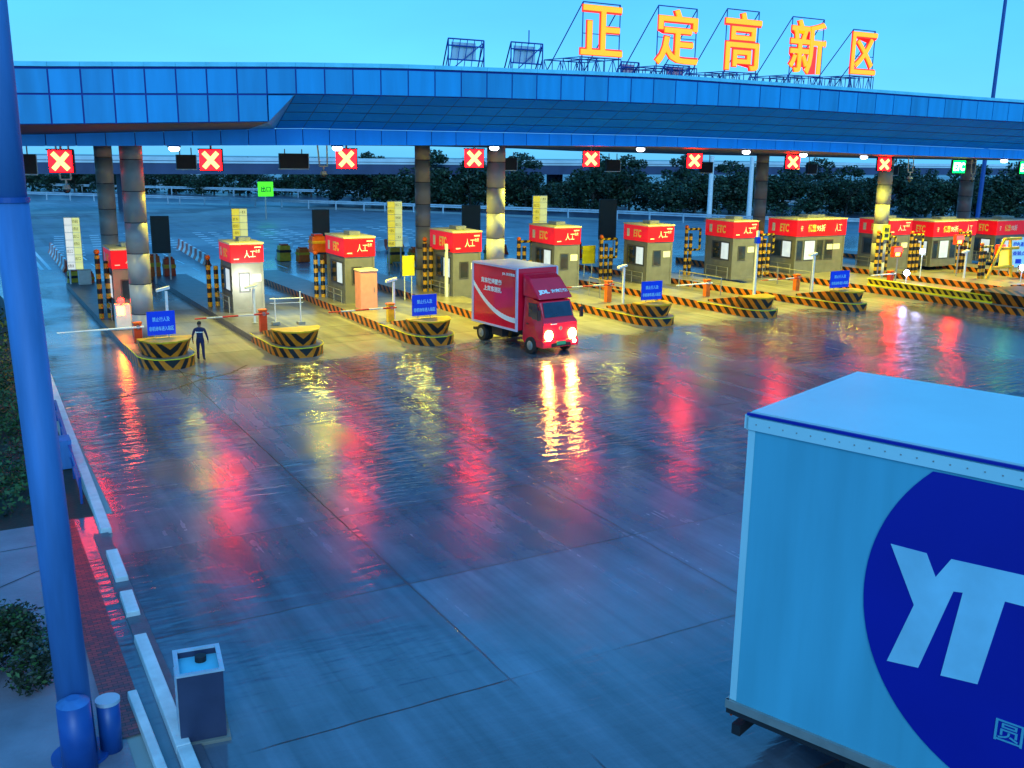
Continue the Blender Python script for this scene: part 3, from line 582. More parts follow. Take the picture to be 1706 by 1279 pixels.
# ------------------------------------------------------------------ booths
def booth(x0, x1, y, zb, zt, zf, label, front='收费', side='收费', lit=False, depth=3.3, long=False, cab=None, dx=0.0):
    w = x1-x0; t = thing('toll_booth', label, 'toll booth', ((x0+x1)/2, y, zb), dx, group='grey toll booths with red fascias'); hw = w/2; H = zt-zb; F = zf-zb
    m = MB(); m.box(-hw+0.08,hw-0.08,0.08,depth-0.08,0,F+0.02); 
    # corner posts and plinth
    for sx in (-1,1):
        for yy in (0.05, depth-0.17): m.box(min(sx*(hw-0.16),sx*(hw-0.04)),max(sx*(hw-0.16),sx*(hw-0.04)),yy,yy+0.12,0.0,F)
    m.box(-hw+0.05,hw-0.05,0.045,depth-0.045,0,0.18); m.build('body','booth',t)
    m = MB(); m.box(-hw,hw,0,depth,F,H-0.10); m.build('fascia','red',t,bevel=0.03)
    m = MB(); m.box(-hw-0.03,hw+0.03,-0.03,depth+0.03,H-0.097,H); m.build('roof','cream',t,bevel=0.02)
    tx = MB(); ty = MB(); fh = H-0.1-F; zc = F+fh/2
    if w > 3.0:
        text_on(ty, '优惠', (-hw+w*0.30,-0.012,zc), w*0.16, fh*0.46, m=0, bold=0.02); text_on(tx, '95折', (-hw+w*0.48,-0.012,zc), w*0.17, fh*0.42, bold=0.01)
        t2 = MB(); text_on(t2, '人工', (hw-w*0.17,-0.012,zc), w*0.13, fh*0.5); t2.build('lane_writing','txt',t,flip=False); t2 = MB(); text_on(t2, '安', (-hw+w*0.10,-0.012,zc), w*0.04, fh*0.35); t2.build('small_writing','txt',t,flip=False)
    else:
        text_on(tx, '人工', (w*0.08,-0.012,zc-fh*0.02), w*0.34, fh*0.42, bold=0.01); text_on(tx, '收费', (w*0.08+w*0.24,-0.012,zc+fh*0.12), w*0.14, fh*0.18)
        t2 = MB(); t2.box(hw*0.45,hw*0.85,-0.012,-0.003,zc+fh*0.30,zc+fh*0.37); t2.build('fascia_mark','txt',t); t2 = MB(); t2.box(-hw*0.8,-hw*0.5,-0.012,-0.003,zc-fh*0.32,zc-fh*0.26); t2.build('fascia_mark','txt',t)
    sw = MB(); text_on(sw, 'ETC', (-hw-0.012,depth*0.42,zc), depth*0.30, fh*0.5, right=(0,-1,0), bold=0.03); sw.build('side_writing','ytxt',t,flip=False)
    sw = MB(); sw.box(-hw-0.012,-hw-0.003,depth*0.75,depth*0.85,zc-fh*0.25,zc+fh*0.25); sw.build('side_emblem','txt',t)
    tx.build('front_writing','txt',t,flip=False)
    if ty.v: ty.build('yellow_writing','ytxt',t,flip=False)
    # front window and notice
    def window(xa, xb, za, zc2, gm, name='window'):
        f = MB(); q = 0.07
        f.box(xa-q,xb+q,0.045,0.077,zc2,zc2+q); f.box(xa-q,xb+q,0.045,0.077,za-q,za); f.box(xa-q,xa,0.045,0.077,za,zc2); f.box(xb,xb+q,0.045,0.077,za,zc2)
        wo = f.build(name,'frame',t,bevel=0.015); p = MB(); p.box(xa+0.002,xb-0.002,0.06,0.078,za+0.002,zc2-0.002); p.build('pane',gm,wo)
    gm = 'lamp_int' if lit else 'glass'
    if w > 3.0:
        window(-hw*0.92,-hw*0.72,F-1.75,F-0.35,gm); window(-hw*0.62,-hw*0.22,F-1.75,F-0.35,'lamp_int'); window(-hw*0.12,hw*0.10,F-1.75,F-0.35,gm); window(hw*0.20,hw*0.5,F-1.75,F-0.35,gm)
    else:
        window(-hw*0.45,hw*0.05,F-1.55,F-0.62,gm)
    m = MB(); m.box(hw*0.28,hw*0.80,0.055,0.078,F-1.05,F-0.65); m.build('notice','txt',t)
    # lane side: sliding window, sill, counter rail
    f = MB(); f.box(-hw+0.045,-hw+0.077,0.45,2.55,F-1.65,F-0.30); so = f.build('side_window','frame',t)
    for k in range(2):
        p = MB(); p.box(-hw+0.035,-hw+0.044,0.55+k*1.0,1.38+k*1.0,F-1.55,F-0.40); p.build('pane','lamp_int' if k == 0 else 'glass',so)
    m = MB()
    for z in (0.55,0.85): m.tube((-hw-0.12,0.3,z),(-hw-0.12,2.9,z),0.03,n=6)
    for yy in (0.3,1.6,2.9): m.tube((-hw-0.12,yy,0),(-hw-0.12,yy,0.87),0.03,n=6)
    m.build('counter_rail','steel',t)
    m = MB(); m.box(-hw*0.2,hw*0.5,depth*0.35,depth*0.65,H+0.003,H+0.22); m.build('air_unit','steel',t)
    return t
BT = [(7.05,8.75,53.8,4.02,2.98,'with its front half hidden by the leftmost pillar',False),(13.09,14.91,53.8,4.11,3.03,'second from the left, brightly lit front above the handrail',True),(19.54,21.44,53.8,4.25,3.09,'third from the left, behind the pink cabinet',False),
 (26.45,28.43,53.8,4.38,3.09,'fourth from the left, partly behind the red truck',False),(33.70,35.68,53.8,4.48,3.31,'fifth from the left, just right of the red truck',False),(41.15,43.31,53.8,4.40,3.24,'sixth from the left',False),
 (48.80,50.98,53.8,4.52,3.28,'seventh from the left, with a white post in front',False),(54.9,60.13,53.8,4.52,3.22,'with the extra wide fascia and four windows',False),(64.9,67.6,53.8,4.28,3.05,'partly behind the big right pillar',False),
 (70.3,75.79,53.8,4.05,2.75,'second from the right with a dark red fascia',False),(78.5,83.5,53.8,3.95,2.65,'cut by the right edge of the photo',False)]
for k, (x0,x1,y,zt,zf,lab,lit) in enumerate(BT):
    booth(x0,x1,y,0.302 if k < 7 else 0.305,zt,zf,'grey toll booth with red fascia, '+lab,lit=lit,depth=[2.6,2.5,3.2,3.3,3.4,3.0,3.4,3.0,3.0,3.0,3.0][k], dx=[0,0,0,0,-0.03,-0.05,-0.08,0,0,0,0][k])
lane_lamp(4.4, 46.4, 7.4, 700, (1.0,0.9,0.25), 120)
# bright work light washing the second booth's front
lane_lamp(14.3, 51.4, 1.8, 330, (0.95,1.0,0.85), 140).rotation_euler = (math.radians(80),0,0)

# ------------------------------------------------------------------ gates
GT = [(7.1,47.2,1.18,3.4,'red','white','first from the left, its white arm reaching over the leftmost lane'),(13.0,47.55,1.34,3.3,'ored','rw','second from the left, arm pointing at the walking person'),(19.45,46.9,1.32,3.4,'yellow','rw','third from the left with a yellow post'),
 (33.9,48.0,1.62,3.6,'orange','rw','beside the right mirror of the red truck'),(41.0,47.4,1.40,2.6,'orange','white','on the island with the sixth booth behind'),(48.5,47.2,1.39,3.4,'orange','rw','behind the seventh island nose'),(56.6,46.4,1.35,2.2,'red','white','red post at the near end of the yellow guard rail')]
M_['rw'] = stripe_mat('red_white_arm', 1.5, (0.75,0.75,0.75), (0.7,0.03,0.02), mode='x')
for x,y,z,L_,c,ac,lab in GT:
    t = thing('barrier_gate', 'toll barrier gate, ' + lab, 'barrier gate', (x,y,0.32), group='toll barrier gates'); h = z-0.3
    m = MB(); m.box(-0.17,0.17,-0.15,0.15,0,h); m.build('cabinet',c if c != 'red' else 'ored',t,bevel=0.02)
    m = MB(); m.box(-0.20,0.20,-0.18,0.18,h+0.003,h+0.06); m.build('lid','orange',t)
    m = MB(); m.tube((0.25,-0.22,h-0.14),(-L_,-0.22,h-0.16),0.05,0.035,8); m.build('arm','rw' if ac == 'rw' else 'txt',t)
    m = MB(); m.tube((0,-0.15,h-0.14),(0,-0.26,h-0.14),0.09,n=10); m.build('hub','steel',t)
# lane camera posts
CP = [(13.3,50.2,2.1,'between the bright booth and the red gate post'),(19.95,47.6,2.4,'right of the yellow gate post'),(34.5,47.3,2.5,'left of the blue notice past the red truck'),(49.0,46.3,2.75,'on the seventh island beside its blue notice'),(65.1,46.8,2.3,'on the island right of the yellow guard rail'),(8.35,46.6,2.7,'right behind the leftmost blue notice')]
for x,y,z,lab in CP:
    t = thing('camera_post', 'white post with a slanted lamp head, ' + lab, 'camera post', (x,y,0.31), group='white lane camera posts'); h = z-0.31
    m = MB(); m.box(-0.055,0.055,-0.055,0.055,0.025,h); m.build('post','white',t); m = MB(); m.box(-0.14,0.14,-0.14,0.14,0,0.022); m.build('base_plate','steel',t)
    m = MB(); m.loft([(-0.42,-0.12,h-0.02),(0.16,-0.12,h+0.10),(0.16,0.12,h+0.10),(-0.42,0.12,h-0.02)],[(-0.42,-0.12,h+0.10),(0.16,-0.12,h+0.22),(0.16,0.12,h+0.22),(-0.42,0.12,h+0.10)]); m.build('lamp_head','white',t)
t = thing('white_pole', 'tall white pole in front of the seventh booth', 'pole', (44.9,47.3,0.31)); m = MB(); m.box(-0.07,0.07,-0.07,0.07,0,4.1); m.build('pole','white',t); m = MB(); m.box(-0.16,0.16,-0.1,0.12,3.3,3.7); m.build('control_box','blue',t)
# handrail on second island
t = thing('handrail', 'white tube handrail on two square feet on the second island', 'handrail', (14.1,48.9,0.31)); m = MB()
m.tube((-0.25,0.4,1.33),(1.35,-0.1,1.36),0.03,n=6); m.tube((-0.25,0.4,1.1),(1.35,-0.1,1.13),0.02,n=6); m.tube((0,0.3,0),(0,0.3,1.33),0.035,n=6); m.tube((1.2,-0.1,0),(1.2,-0.1,1.7),0.035,n=6); m.build('tubes','white',t)
m = MB(); m.box(-0.18,0.18,0.12,0.48,0,0.15); m.box(1.02,1.38,-0.28,0.08,0,0.15); m.build('feet','steel',t)
RAIL = [(34.9,49.5,3.6,'right of the fourth camera post'),(42.6,49.5,4.2,'in front of the seventh booth'),(50.3,49.3,4.6,'in front of the extra wide booth'),(27.4,51.8,2.0,'behind the red truck')]
for x,y,L_,lab in RAIL:
    t = thing('lane_railing', 'steel railing beside the lane, ' + lab, 'railing', (x,y,0.31), group='steel railings on the islands'); m = MB()
    for z in (1.15,0.75): m.tube((0,-1.6,z),(0,L_-1.6,z),0.035,n=6)
    for k in range(4): yy = -1.6+L_*k/3; m.tube((0,yy,0),(0,yy,1.15),0.035,n=6)
    m.build('rails','steel',t)
# pink cabinet by third booth
t = thing('equipment_cabinet', 'salmon pink equipment cabinet in front of the third booth', 'cabinet', (20.15,51.6,0.31)); m = MB(); m.box(-0.5,0.5,0,0.9,0.05,2.2); m.build('body','pink',t,bevel=0.03); m = MB(); m.box(-0.54,0.54,-0.04,0.94,2.203,2.28); m.build('lid','cream',t); m = MB(); m.box(-0.47,0.47,0.02,0.88,0,0.047); m.build('plinth','chassis',t); m = MB(); m.box(0.3,0.34,-0.03,-0.002,1.0,1.3); m.build('handle','steel',t)
t = thing('equipment_cabinet', 'small white and yellow control cabinet glowing at the foot of the leftmost booth', 'cabinet', (7.05,50.9,0.31)); m = MB(); m.box(-0.35,0.35,0,0.5,0,1.25); m.build('body','white',t,bevel=0.03); m = MB(); m.box(-0.25,0.05,-0.02,-0.002,0.75,1.15); m.build('screen','amber',t)
for x,y,z in [(6.98,50.85,2.0)]:
    t = thing('signal_lamp', 'small red and amber lamp glowing beside the leftmost booth', 'lamp', (x,y,1.57)); m = MB(); m.sphere((0,0,0.2),0.16,n=10); m.build('lens','redlamp',t,smooth=True); m = MB(); m.tube((0,0,-0.01),(0,0,0.1),0.06,n=8); m.build('stem','steel',t)
# blue notices on the noses
BS = [(7.5,43.4,1.15,'leftmost of the four, on the island by the pillar'),(19.8,43.4,1.3,'on the third island nose left of the red truck'),(33.3,43.0,1.4,'on the first island nose right of the red truck'),(47.1,42.3,1.6,'rightmost of the four, on the seventh island nose')]
for x,y,w,lab in BS:
    t = thing('notice_board', 'blue notice with pale writing, ' + lab, 'notice board', (x,y,1.163), group='blue notices on the island noses')
    m = MB(); m.box(-w/2,w/2,0,0.05,0.10,1.12); m.build('panel','blue',t); m = MB(); m.tube((-w*0.25,0.06,0),(-w*0.25,0.06,0.9),0.03,n=6); m.tube((w*0.25,0.06,0),(w*0.25,0.06,0.9),0.03,n=6); m.build('legs','steel',t)
    m = MB(); text_on(m,'禁止行人及',(0,-0.008,0.78),w*0.62,0.20,bold=0.01); text_on(m,'非机动车进入站区',(0,-0.008,0.38),w*0.88,0.20,bold=0.01); m.build('writing','cyan_txt',t,flip=False)
# tall lane boards behind the booths
def tallboard(x, y, z0, z1, w, label, kind):
    t = thing('lane_information_board', label, 'information board', (x,y,0.02), -0.25, group='tall lane boards behind the booths'); m = MB(); hw = w/2
    m.tube((-hw*0.8,0.1,0),(-hw*0.8,0.1,z1),0.06,n=8); m.tube((hw*0.8,0.1,0),(hw*0.8,0.1,z1),0.06,n=8); m.build('posts','white',t)
    m = MB(); m.box(-hw,hw,-0.12,0.03,z0,z1); m.build('cabinet','board_dk' if kind == 'd' else 'white',t,bevel=0.03)
    if kind != 'd':
        n = 7; hh = (z1-z0-0.1)/n
        for col in range(2):
            mm = MB()
            for k in range(n):
                mm.box(-hw+0.05+col*hw*0.97,-hw+0.02+(col+1)*hw*0.97,-0.135,-0.122,z0+0.07+k*hh,z0+0.03+(k+1)*hh)
            mm.build('display',('board_w' if col == 0 else 'board_lit') if kind == 'w' else ('board_y' if col == 0 else 'board_lit'),t)
        g = MB(); 
        for k in range(0, n, 1):
            text_on(g, random.choice(['一类车','收费标准','二类车','出口','绿色通道','货车']), (random.choice([-0.25,0.22])*w,-0.142,z0+0.05+(k+0.5)*hh), w*0.36, hh*0.5, depth=0.006)
        g.build('writing','board_dk',t,flip=False)
    return t
tallboard(7.0,70,1.2,4.65,0.98,'tall lit white and yellow board left of the leftmost booth','w')
tallboard(17.8,70,1.6,5.05,1.08,'tall lit green and white board behind the second booth','y')
tallboard(29.5,70,1.9,5.4,1.15,'tall lit yellow board left of the rear pillar','y')
tallboard(42.3,70,2.0,5.7,1.25,'tall lit yellow board behind the fifth booth','y')
tallboard(12.45,70,2.1,4.6,1.2,'tall dark board back right of the leftmost pillar','d')
tallboard(23.7,70,1.6,4.85,1.25,'tall dark board back left of the third booth','d')
tallboard(36.0,70,1.9,5.0,1.5,'tall dark board back above the fourth booth','d')
tallboard(49.1,70,1.9,5.3,1.6,'tall dark board back left of the sixth booth','d')
# hazard banded posts and gantries near the booths
def banded(x, y, z, label, arms=0, n=2):
    t = thing('hazard_post', label, 'hazard post', (x,y,0.31), group='black and yellow banded posts'); h = z-0.31
    for k in range(n):
        m = MB(); m.tube((k*0.42,0,0),(k*0.42,0,h - 0.3*k),0.13,n=10); m.build('post','postst',t)
    if arms:
        m = MB(); m.tube((-0.1,0,h),(1.3,0,h),0.09,n=8); m.tube((1.3,0,h),(1.3,0,h*0.55),0.09,n=8); m.tube((0,0,h*0.55),(1.3,0,h*0.55),0.08,n=8); m.build('hoop','railst',t)
    m = MB(); m.sphere((0,0,h+0.18),0.15,n=10); m.build('cap_lamp','orange',t,smooth=True)
    m = MB(); m.tube((0,0,h),(0,0,h+0.05),0.10,n=8); m.build('collar','black',t)
    return t
banded(6.55,55.0,3.6,'banded post standing at the left of the leftmost booth')
banded(12.55,56.8,2.9,'banded posts left of the second booth')
banded(19.0,57.3,2.9,'banded posts left of the third booth, under the orange box',n=3)
banded(26.0,56.9,3.5,'banded post left of the fourth booth, beside the rear pillar')
banded(32.9,57.0,3.3,'banded posts left of the fifth booth, behind the truck roof',1)
banded(39.9,57.5,3.2,'banded posts left of the sixth booth',1,3)
banded(47.5,57.5,3.7,'banded hoop gantry left of the seventh booth',1)
banded(53.0,55.5,3.3,'banded hoop left of the extra wide booth',1,3)
banded(60.0,50.6,3.5,'banded post in front of the extra wide booth at its right end',1)
banded(62.3,52.0,3.1,'banded posts left of the big right pillar',1,2)
banded(68.5,50.0,3.4,'banded post in front of the booth behind the big pillar',1,3)
banded(77.0,50.0,3.2,'banded post right of the dark red fascia booth',1,2)
banded(64.2,51.0,3.3,'banded hoop with orange cap just left of the dark red fascia booth',1,3)
banded(66.4,46.5,2.7,'low banded hoop rising over the yellow guard rail',1,2)
banded(70.6,51.5,3.0,'banded hoop in front of the dark red fascia booth',1,2)
# orange and other equipment at the far ends of the islands
def crate(x, y, z, w, d, m_, label, cat='crash barrel', name='crash_barrel', z0=0.02):
    t = thing(name, label, cat, (x,y,z0)); m = MB(); m.loft([(-w/2,0,0),(w/2,0,0),(w/2,d,0),(-w/2,d,0)],[(-w/2*0.88,0.06,z),(w/2*0.88,0.06,z),(w/2*0.88,d-0.06,z),(-w/2*0.88,d-0.06,z)]); m.build('body',m_,t,bevel=0.06)
    m = MB(); m.box(-w/2*0.97,w/2*0.97,-0.03,d+0.03,z*0.55,z*0.72); m.build('band','yellow' if m_ != 'yellow' else 'black',t); m = MB(); m.box(-w*0.3,w*0.3,0.1,d-0.1,z+0.003,z+0.12); m.build('cap','ored',t); return t
crate(12.35,72.3,1.7,0.8,0.8,'orange','orange crash barrel right of the leftmost pillar, left one')
crate(13.3,72.0,1.5,0.8,0.8,'ored','orange red crash barrel right of the leftmost pillar, right one')
crate(24.2,80.7,1.3,1.0,0.9,'yellow','yellow orange barrel beyond the second lane, left one')
crate(25.4,79.4,1.1,1.0,0.9,'orange','orange barrel with red top beyond the second lane, right one')
crate(26.7,77.0,1.6,1.1,0.9,'orange','orange barrel close behind the third booth posts')
crate(19.6,58.3,1.0,0.9,0.8,'orange','orange box on top of banded posts left of the third booth',name='signal_box',cat='signal box',z0=2.95)
crate(32.0,75.4,1.35,1.3,0.8,'yellow','brownish yellow barrel left of the rear centre pillar')
crate(33.6,74.8,1.25,1.3,0.8,'orange','orange barrel left of the rear centre pillar')
crate(39.2,72.0,1.6,1.2,0.8,'yellow','yellow barrel left of the fifth booth')
crate(47.6,72.8,1.5,1.9,0.9,'ored','orange red barrel left of the sixth booth')
crate(7.0,71.0,1.0,0.9,0.8,'yellow','yellow motor box at the foot of the leftmost lit board')
crate(7.9,70.4,0.9,0.5,0.6,'orange','small orange post box right of the leftmost lit board')
t = thing('equipment_cabinet', 'white cabinet at the foot of the leftmost lit board', 'cabinet', (7.45,69.4,0.31)); m = MB(); m.box(-0.38,0.38,0,0.5,0,0.95); m.build('body','white',t,bevel=0.02); m = MB(); m.box(-0.42,0.42,-0.03,0.53,0.953,1.0); m.build('lid','steel',t)
def jersey(x, y, L_, m1, label, rz=0.0, h=0.85, name='road_barrier'):
    t = thing(name, label, 'road barrier', (x,y,0.01), rz); n = max(2, int(L_/1.2))
    for k in range(n):
        m = MB(); m.prism([(-0.28,0),(0.28,0),(0.12,h*0.4),(0.08,h),(-0.08,h),(-0.12,h*0.4)], k*L_/n, (k+0.92)*L_/n, 'y'); m.build('segment', m1[k % len(m1)], t)
jersey(17.7,80,16,['ored','txt'],'red and white barrier line behind the second lane',-0.06)
jersey(24.2,83,6,['txt','txt','cyan_txt'],'white barrier line behind the second booth',-0.5)
jersey(7.4,80,16,['ored','txt'],'red and white barrier line at the far left',-0.02)
jersey(34.5,86,6,['txt','ored'],'white and red barrier line beyond the third lane',-0.9,1.0)
jersey(44.2,79,5,['ored','txt'],'short red and white barrier right of the rear centre pillar',-0.5)
for x,y,z0,z1,w,lab in [(24.6,56.3,1.5,2.75,0.8,'bright yellow board left of the fourth booth'),(40.0,59.2,1.3,2.6,1.1,'bright yellow board right of the fifth booth')]:
    t = thing('yellow_board', lab, 'sign', (x,y,0.02)); m = MB(); m.box(-w/2,w/2,-0.03,0.03,z0,z1); m.build('panel','ybright',t); m = MB(); m.tube((-w*0.3,0.06,0),(-w*0.3,0.06,z1),0.035,n=6); m.tube((w*0.3,0.06,0),(w*0.3,0.06,z1),0.035,n=6); m.build('posts','white',t)
t = thing('lane_post', 'white post with a crossbar in front of the rear centre pillar', 'post', (26.2,54.2,0.31)); m = MB(); m.box(-0.08,0.08,-0.08,0.08,0,3.3); m.build('post','white',t); m = MB(); m.box(-0.8,1.4,-0.05,0.05,2.85,2.97); m.build('crossbar','black',t); m = MB(); m.box(1.0,1.5,-0.1,0.1,2.2,3.6); m.build('lamp_box','orange',t)
# right-hand lit clutter
for x,y,z,mn,lab in [(58.6,47.6,2.35,'redlamp','red glowing signal head above the red gate post'),(66.5,48.5,2.9,'redlamp','red glowing signal head left of the dark red fascia booth'),(70.2,47.5,2.1,'redlamp','red glowing signal head on the island right of the guard rail'),(79.0,47.5,1.6,'amber','amber glowing lamp at the right edge')]:
    t = thing('red_beacon', lab, 'beacon', (x,y,0.31), group='glowing lamps on the right lanes'); m = MB(); m.tube((0,0,0),(0,0,z-0.5),0.06,n=8); m.build('stem','steel',t); m = MB(); m.box(-0.45,0.45,0,0.25,z-0.5,z+0.25); m.build('casing','ored',t)
    m = MB(); m.box(-0.40,0.40,-0.03,-0.002,z-0.16,z+0.18); m.build('lens',mn,t); m = MB(); m.box(-0.2,0.2,-0.02,-0.002,z-0.4,z-0.2); m.build('lower_lens','amber',t)
for x,y,z,lab in [(62.9,48.9,2.2,'blue white flood lamp left of the guard rail posts'),(68.0,44.2,1.25,'blue white flood lamp low on the island right of the guard rail'),(73.0,47.8,2.35,'blue white flood lamp beside the yellow lift frame'),(57.0,45.4,1.25,'blue white flood lamp at the foot of the big right pillar')]:
    t = thing('flood_lamp', lab, 'lamp', (x,y,0.31), group='flood lamps on the right lanes'); m = MB(); m.tube((0,0,0),(0,0,z-0.4),0.04,n=6); m.build('stem','white',t); m = MB(); m.sphere((0,0,z-0.2),0.20,n=12); m.build('lens','bluelamp',t,smooth=True); m = MB(); m.tube((0,0.1,z-0.2),(0,0.28,z-0.2),0.18,0.12,10); m.build('hood','black',t)
t = thing('lift_frame', 'yellow slanted lift frame with a bright panel left of the blue notice board', 'frame', (68.6,46.4,0.31)); m = MB()
for a,b in [((-1.4,0,0),(0.2,0,2.9)),((1.5,0,0),(0.9,0,2.9)),((0.2,0,2.9),(2.2,0,2.9)),((0,0,2.2),(2.0,0,2.2)),((-1.0,0,0.8),(1.6,0,0.8))]: m.tube(a,b,0.11,n=8)
m.build('tubes','yellow',t); m = MB(); m.box(0.1,1.3,0.12,0.18,0.9,2.1); m.build('panel','board_y',t)
t = thing('notice_board', 'tall pale blue notice board at the right edge of the photo', 'notice board', (72.6,47.6,0.31), -0.35); m = MB(); m.box(-0.85,0.85,0,0.1,0.5,2.85); m.build('panel','info',t); m = MB(); m.tube((-0.6,0.12,0),(-0.6,0.12,2.7),0.05,n=6); m.tube((0.6,0.12,0),(0.6,0.12,2.7),0.05,n=6); m.build('legs','steel',t)
m = MB(); text_on(m,'绿色通道',(0,-0.01,2.3),1.2,0.35,bold=0.02); text_on(m,'查验点',(0,-0.01,1.6),1.1,0.35,bold=0.02); m.build('writing','blue',t,flip=False); m = MB(); m.box(-0.25,0.25,-0.02,-0.003,0.8,1.15); m.build('symbol','blue',t)
# yellow post on the right pillar
t = thing('yellow_notice', 'small yellow green notice fixed to the big right pillar', 'sign', (60.55,50.40,3.1)); m = MB(); m.box(-0.34,0.34,-0.04,0.02,0,1.1); m.build('panel','ybright',t); m = MB(); text_on(m,'限速',(0,-0.052,0.75),0.45,0.3,bold=0.02); m.box(-0.2,0.2,-0.052,-0.042,0.2,0.45); m.build('writing','board_dk',t,flip=False)
# tall white poles at the back right, dropped camera poles
for x,y,h,lab in [(92.9,107.8,9.0,'tall white pole behind the seventh booth'),(95.8,103,9.0,'tall pale pole left of the rear right pillar'),(112,70,8.6,'tall pale pole between the ETC pillar and the right edge')]:
    t = thing('white_pole', lab, 'pole', (x,y,0), group='tall pale poles behind the booths'); m = MB(); m.tube((0,0,0),(0,0,h),0.36,0.30,10); m.build('pole','white',t); m = MB(); m.box(-0.5,0.5,-0.5,0.5,0,0.3); m.build('footing','isl',t)
for x,y,z,lab in [(5.6,57,6.9,'dome camera hanging below the leftmost red cross'),(20.6,60,7.6,'dome camera on twin poles between the second and third red crosses'),(64.5,52,7.5,'dome camera hanging left of the green signal'),(77.5,56,7.3,'dome camera hanging right of the green signal')]:
    t = thing('dome_camera', lab, 'camera', (x,y,z), group='dome cameras hung from the canopy'); zc = interp(ZLB,x)+0.05-z
    m = MB(); m.tube((-0.25,0,0.5),(-0.35,0,zc),0.045,n=6); m.tube((0.25,0,0.5),(0.25,0,zc),0.045,n=6); m.tube((-0.25,0,0.5),(0.25,0,0.5),0.04,n=6); m.tube((0,0,0.1),(0,0,0.5),0.05,n=6); m.build('drop_poles','white',t)
    m = MB(); m.tube((0,0,0.0),(0,0,0.2),0.22,0.16,12); m.build('collar','white',t); m = MB(); m.sphere((0,0,-0.03),0.2,n=12); m.build('dome','glass',t,smooth=True)

